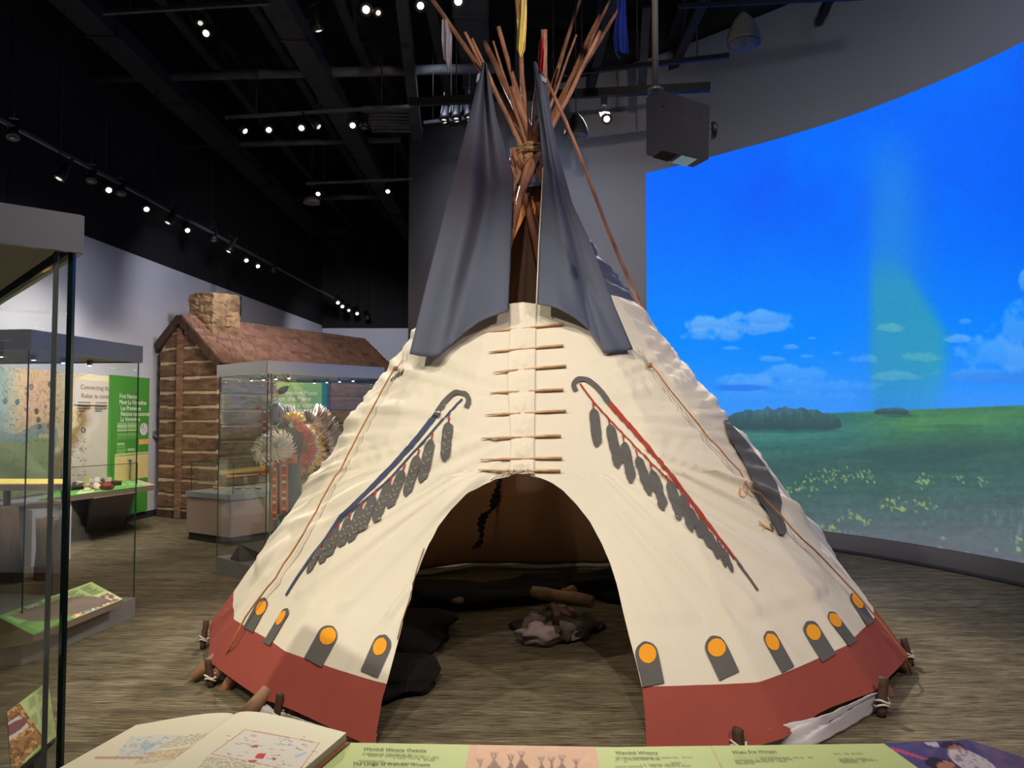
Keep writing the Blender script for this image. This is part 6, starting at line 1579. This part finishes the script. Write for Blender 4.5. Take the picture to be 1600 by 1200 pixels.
def lpage(u, v, x, y):
    P = Paint(len(x), PAGE)
    m = inpoly(x, y, [(178, 1196), (232, 1148), (345, 1144), (330, 1152), (255, 1168), (240, 1184), (205, 1196)])
    P.put(inpoly(x, y, [(205, 1150), (272, 1148), (235, 1186), (178, 1186)]), (206, 206, 200), .9)
    P.put((ell(x, y, 228, 1166, 11, 7) < 1)*(fbm(x/4, y/3, 2) > .5), (150, 180, 200), .8); P.put((fbm(x/3, y/2, 6) > .63)*inpoly(x, y, [(200, 1152), (272, 1150), (235, 1180), (180, 1182)]), (150, 150, 148), .6)
    P.put(inpoly(x, y, [(276, 1150), (342, 1143), (300, 1163), (246, 1170)])*(np.sin(y*3.3+x*.2) > -.3)*(_h(np.floor(x/2), np.floor(y*1.6), 3) > .3), (160, 156, 140), .75)
    P.put(inpoly(x, y, [(228, 1176), (300, 1167), (286, 1184), (208, 1196)])*(_h(np.floor(x/2), np.floor(y*1.6), 5) > .35), (196, 156, 118), .7)
    P.put(segd(x, y, [(150, 1184), (222, 1184)]) < 2, (186, 140, 116), .8)
    P.put(inpoly(x, y, [(352, 1146), (300, 1172), (280, 1182), (268, 1200), (286, 1200), (330, 1166)]), (170, 160, 136), .8)
    return P.c
def rpage(u, v, x, y):
    P = Paint(len(x), (224, 216, 190))
    box = [(383, 1140), (499, 1161), (466, 1206), (330, 1178)]
    P.put(inpoly(x, y, box), (220, 210, 200), .8); P.put(segd(x, y, box+[box[0]]) < .8, (198, 124, 100), .7)
    for bx in ([(395, 1164), (404, 1164), (402, 1168), (393, 1168)], [(403, 1177), (416, 1177), (411, 1186), (398, 1184)], [(389, 1187), (402, 1188), (398, 1191), (388, 1190)], [(425, 1184), (433, 1185), (427, 1189)]): P.put(inpoly(x, y, bx), (206, 40, 50), .9)
    rr = random.Random(3)
    for k in range(60):
        cx = rr.uniform(350, 490); cy = rr.uniform(1146, 1200); L_ = rr.uniform(2, 9); P.put(segd(x, y, [(cx, cy), (cx+L_, cy+L_*.16)]) < .6, (120, 108, 104), .55)
    P.put((ell(x, y, 446, 1160, 9, 5) < 1)*(ell(x, y, 446, 1160, 7, 3.6) > 1), (150, 170, 206), .7); P.put(segd(x, y, [(462, 1182), (478, 1176)]) < 1.5, (150, 180, 220), .8)
    P.put(inpoly(x, y, [(325, 1180), (400, 1196), (388, 1215), (296, 1215)])*(_h(np.floor(x/2), np.floor(y*1.5), 8) > .4), (168, 160, 140), .7)
    return P.c
painted('page', None, 220, 90, lpage, BKT, None, sl_); painted('page', None, 220, 110, rpage, BKT, None, sr_)
def leaves(s, name, dz, mat_, k0=1.0, k=.0):
    mb = MB()
    rim = [Vector(s(np.array([u]), np.array([v]))[0]) for u, v in [(i/12, 0) for i in range(13)]+[(1, j/8) for j in range(1, 9)]]
    lo = [Vector((p.x, p.y, railz(p)+.004)) for p in rim]
    for i in range(len(rim)-1): mb.face([rim[i], rim[i+1], lo[i+1], lo[i]], smooth=True)
    mb.build(name, mat_, BKT)
PB = material('page block edge', (196, 184, 156), .8, var=.1, vscale=200, stretch=(1, 1, 6))
leaves(sl_, 'page_block', .02, PB); leaves(sr_, 'page_block', .02, PB)
mb = MB(); cq_ = [on_rail(208, 1140, .003), on_rail(366, 1138.5, .003), on_rail(547, 1163, .003), on_rail(446, 1250, .003), on_rail(205, 1264, .003), on_rail(14, 1252, .003)]
mb.face(cq_); mb.build('cover', material('brown book cover', (120, 78, 56), .6), BKT, solid=.004)
# ================================================================== shared clean-up

LB = thing('light_box', 'glowing yellow light strip frame before the map mural at far left', 'light box', tuple(wl(8.6, .1, .5)))
YG = material('yellow light strip', (250, 226, 120), .4, emit=(250, 214, 110), estr=.9)
q0, q1 = atY(-30, 752, 7.9), atY(101, 752, 8.6); mb = MB(); mb.bar(q0, q1, .05, .05); mb.build('lower_strip', YG, LB)
q2, q3_ = atY(-30, 556, 7.9), atY(103, 556, 8.6); mb = MB(); mb.bar(q2, q3_, .05, .035); mb.build('upper_strip', YG, LB)
mb = MB(); mb.bar((q0.x, q0.y, q0.z-.06), (q1.x, q1.y, q1.z-.06), .30, .06); mb.build('shelf', TAUPE, LB)
for p in (q1, q0.lerp(q1, .3)): mb = MB(); mb.bar((p.x, p.y, 0), (p.x, p.y, q0.z-.08), .04, .06, up=Vector((0, 1, 0))); mb.build('support', TAUPE, LB)
mb = MB(); mb.bar((q1.x, q1.y, q0.z), (q1.x, q1.y, q2.z), .02, .02, up=Vector((0, 1, 0))); mb.build('upright', SILVER, LB)
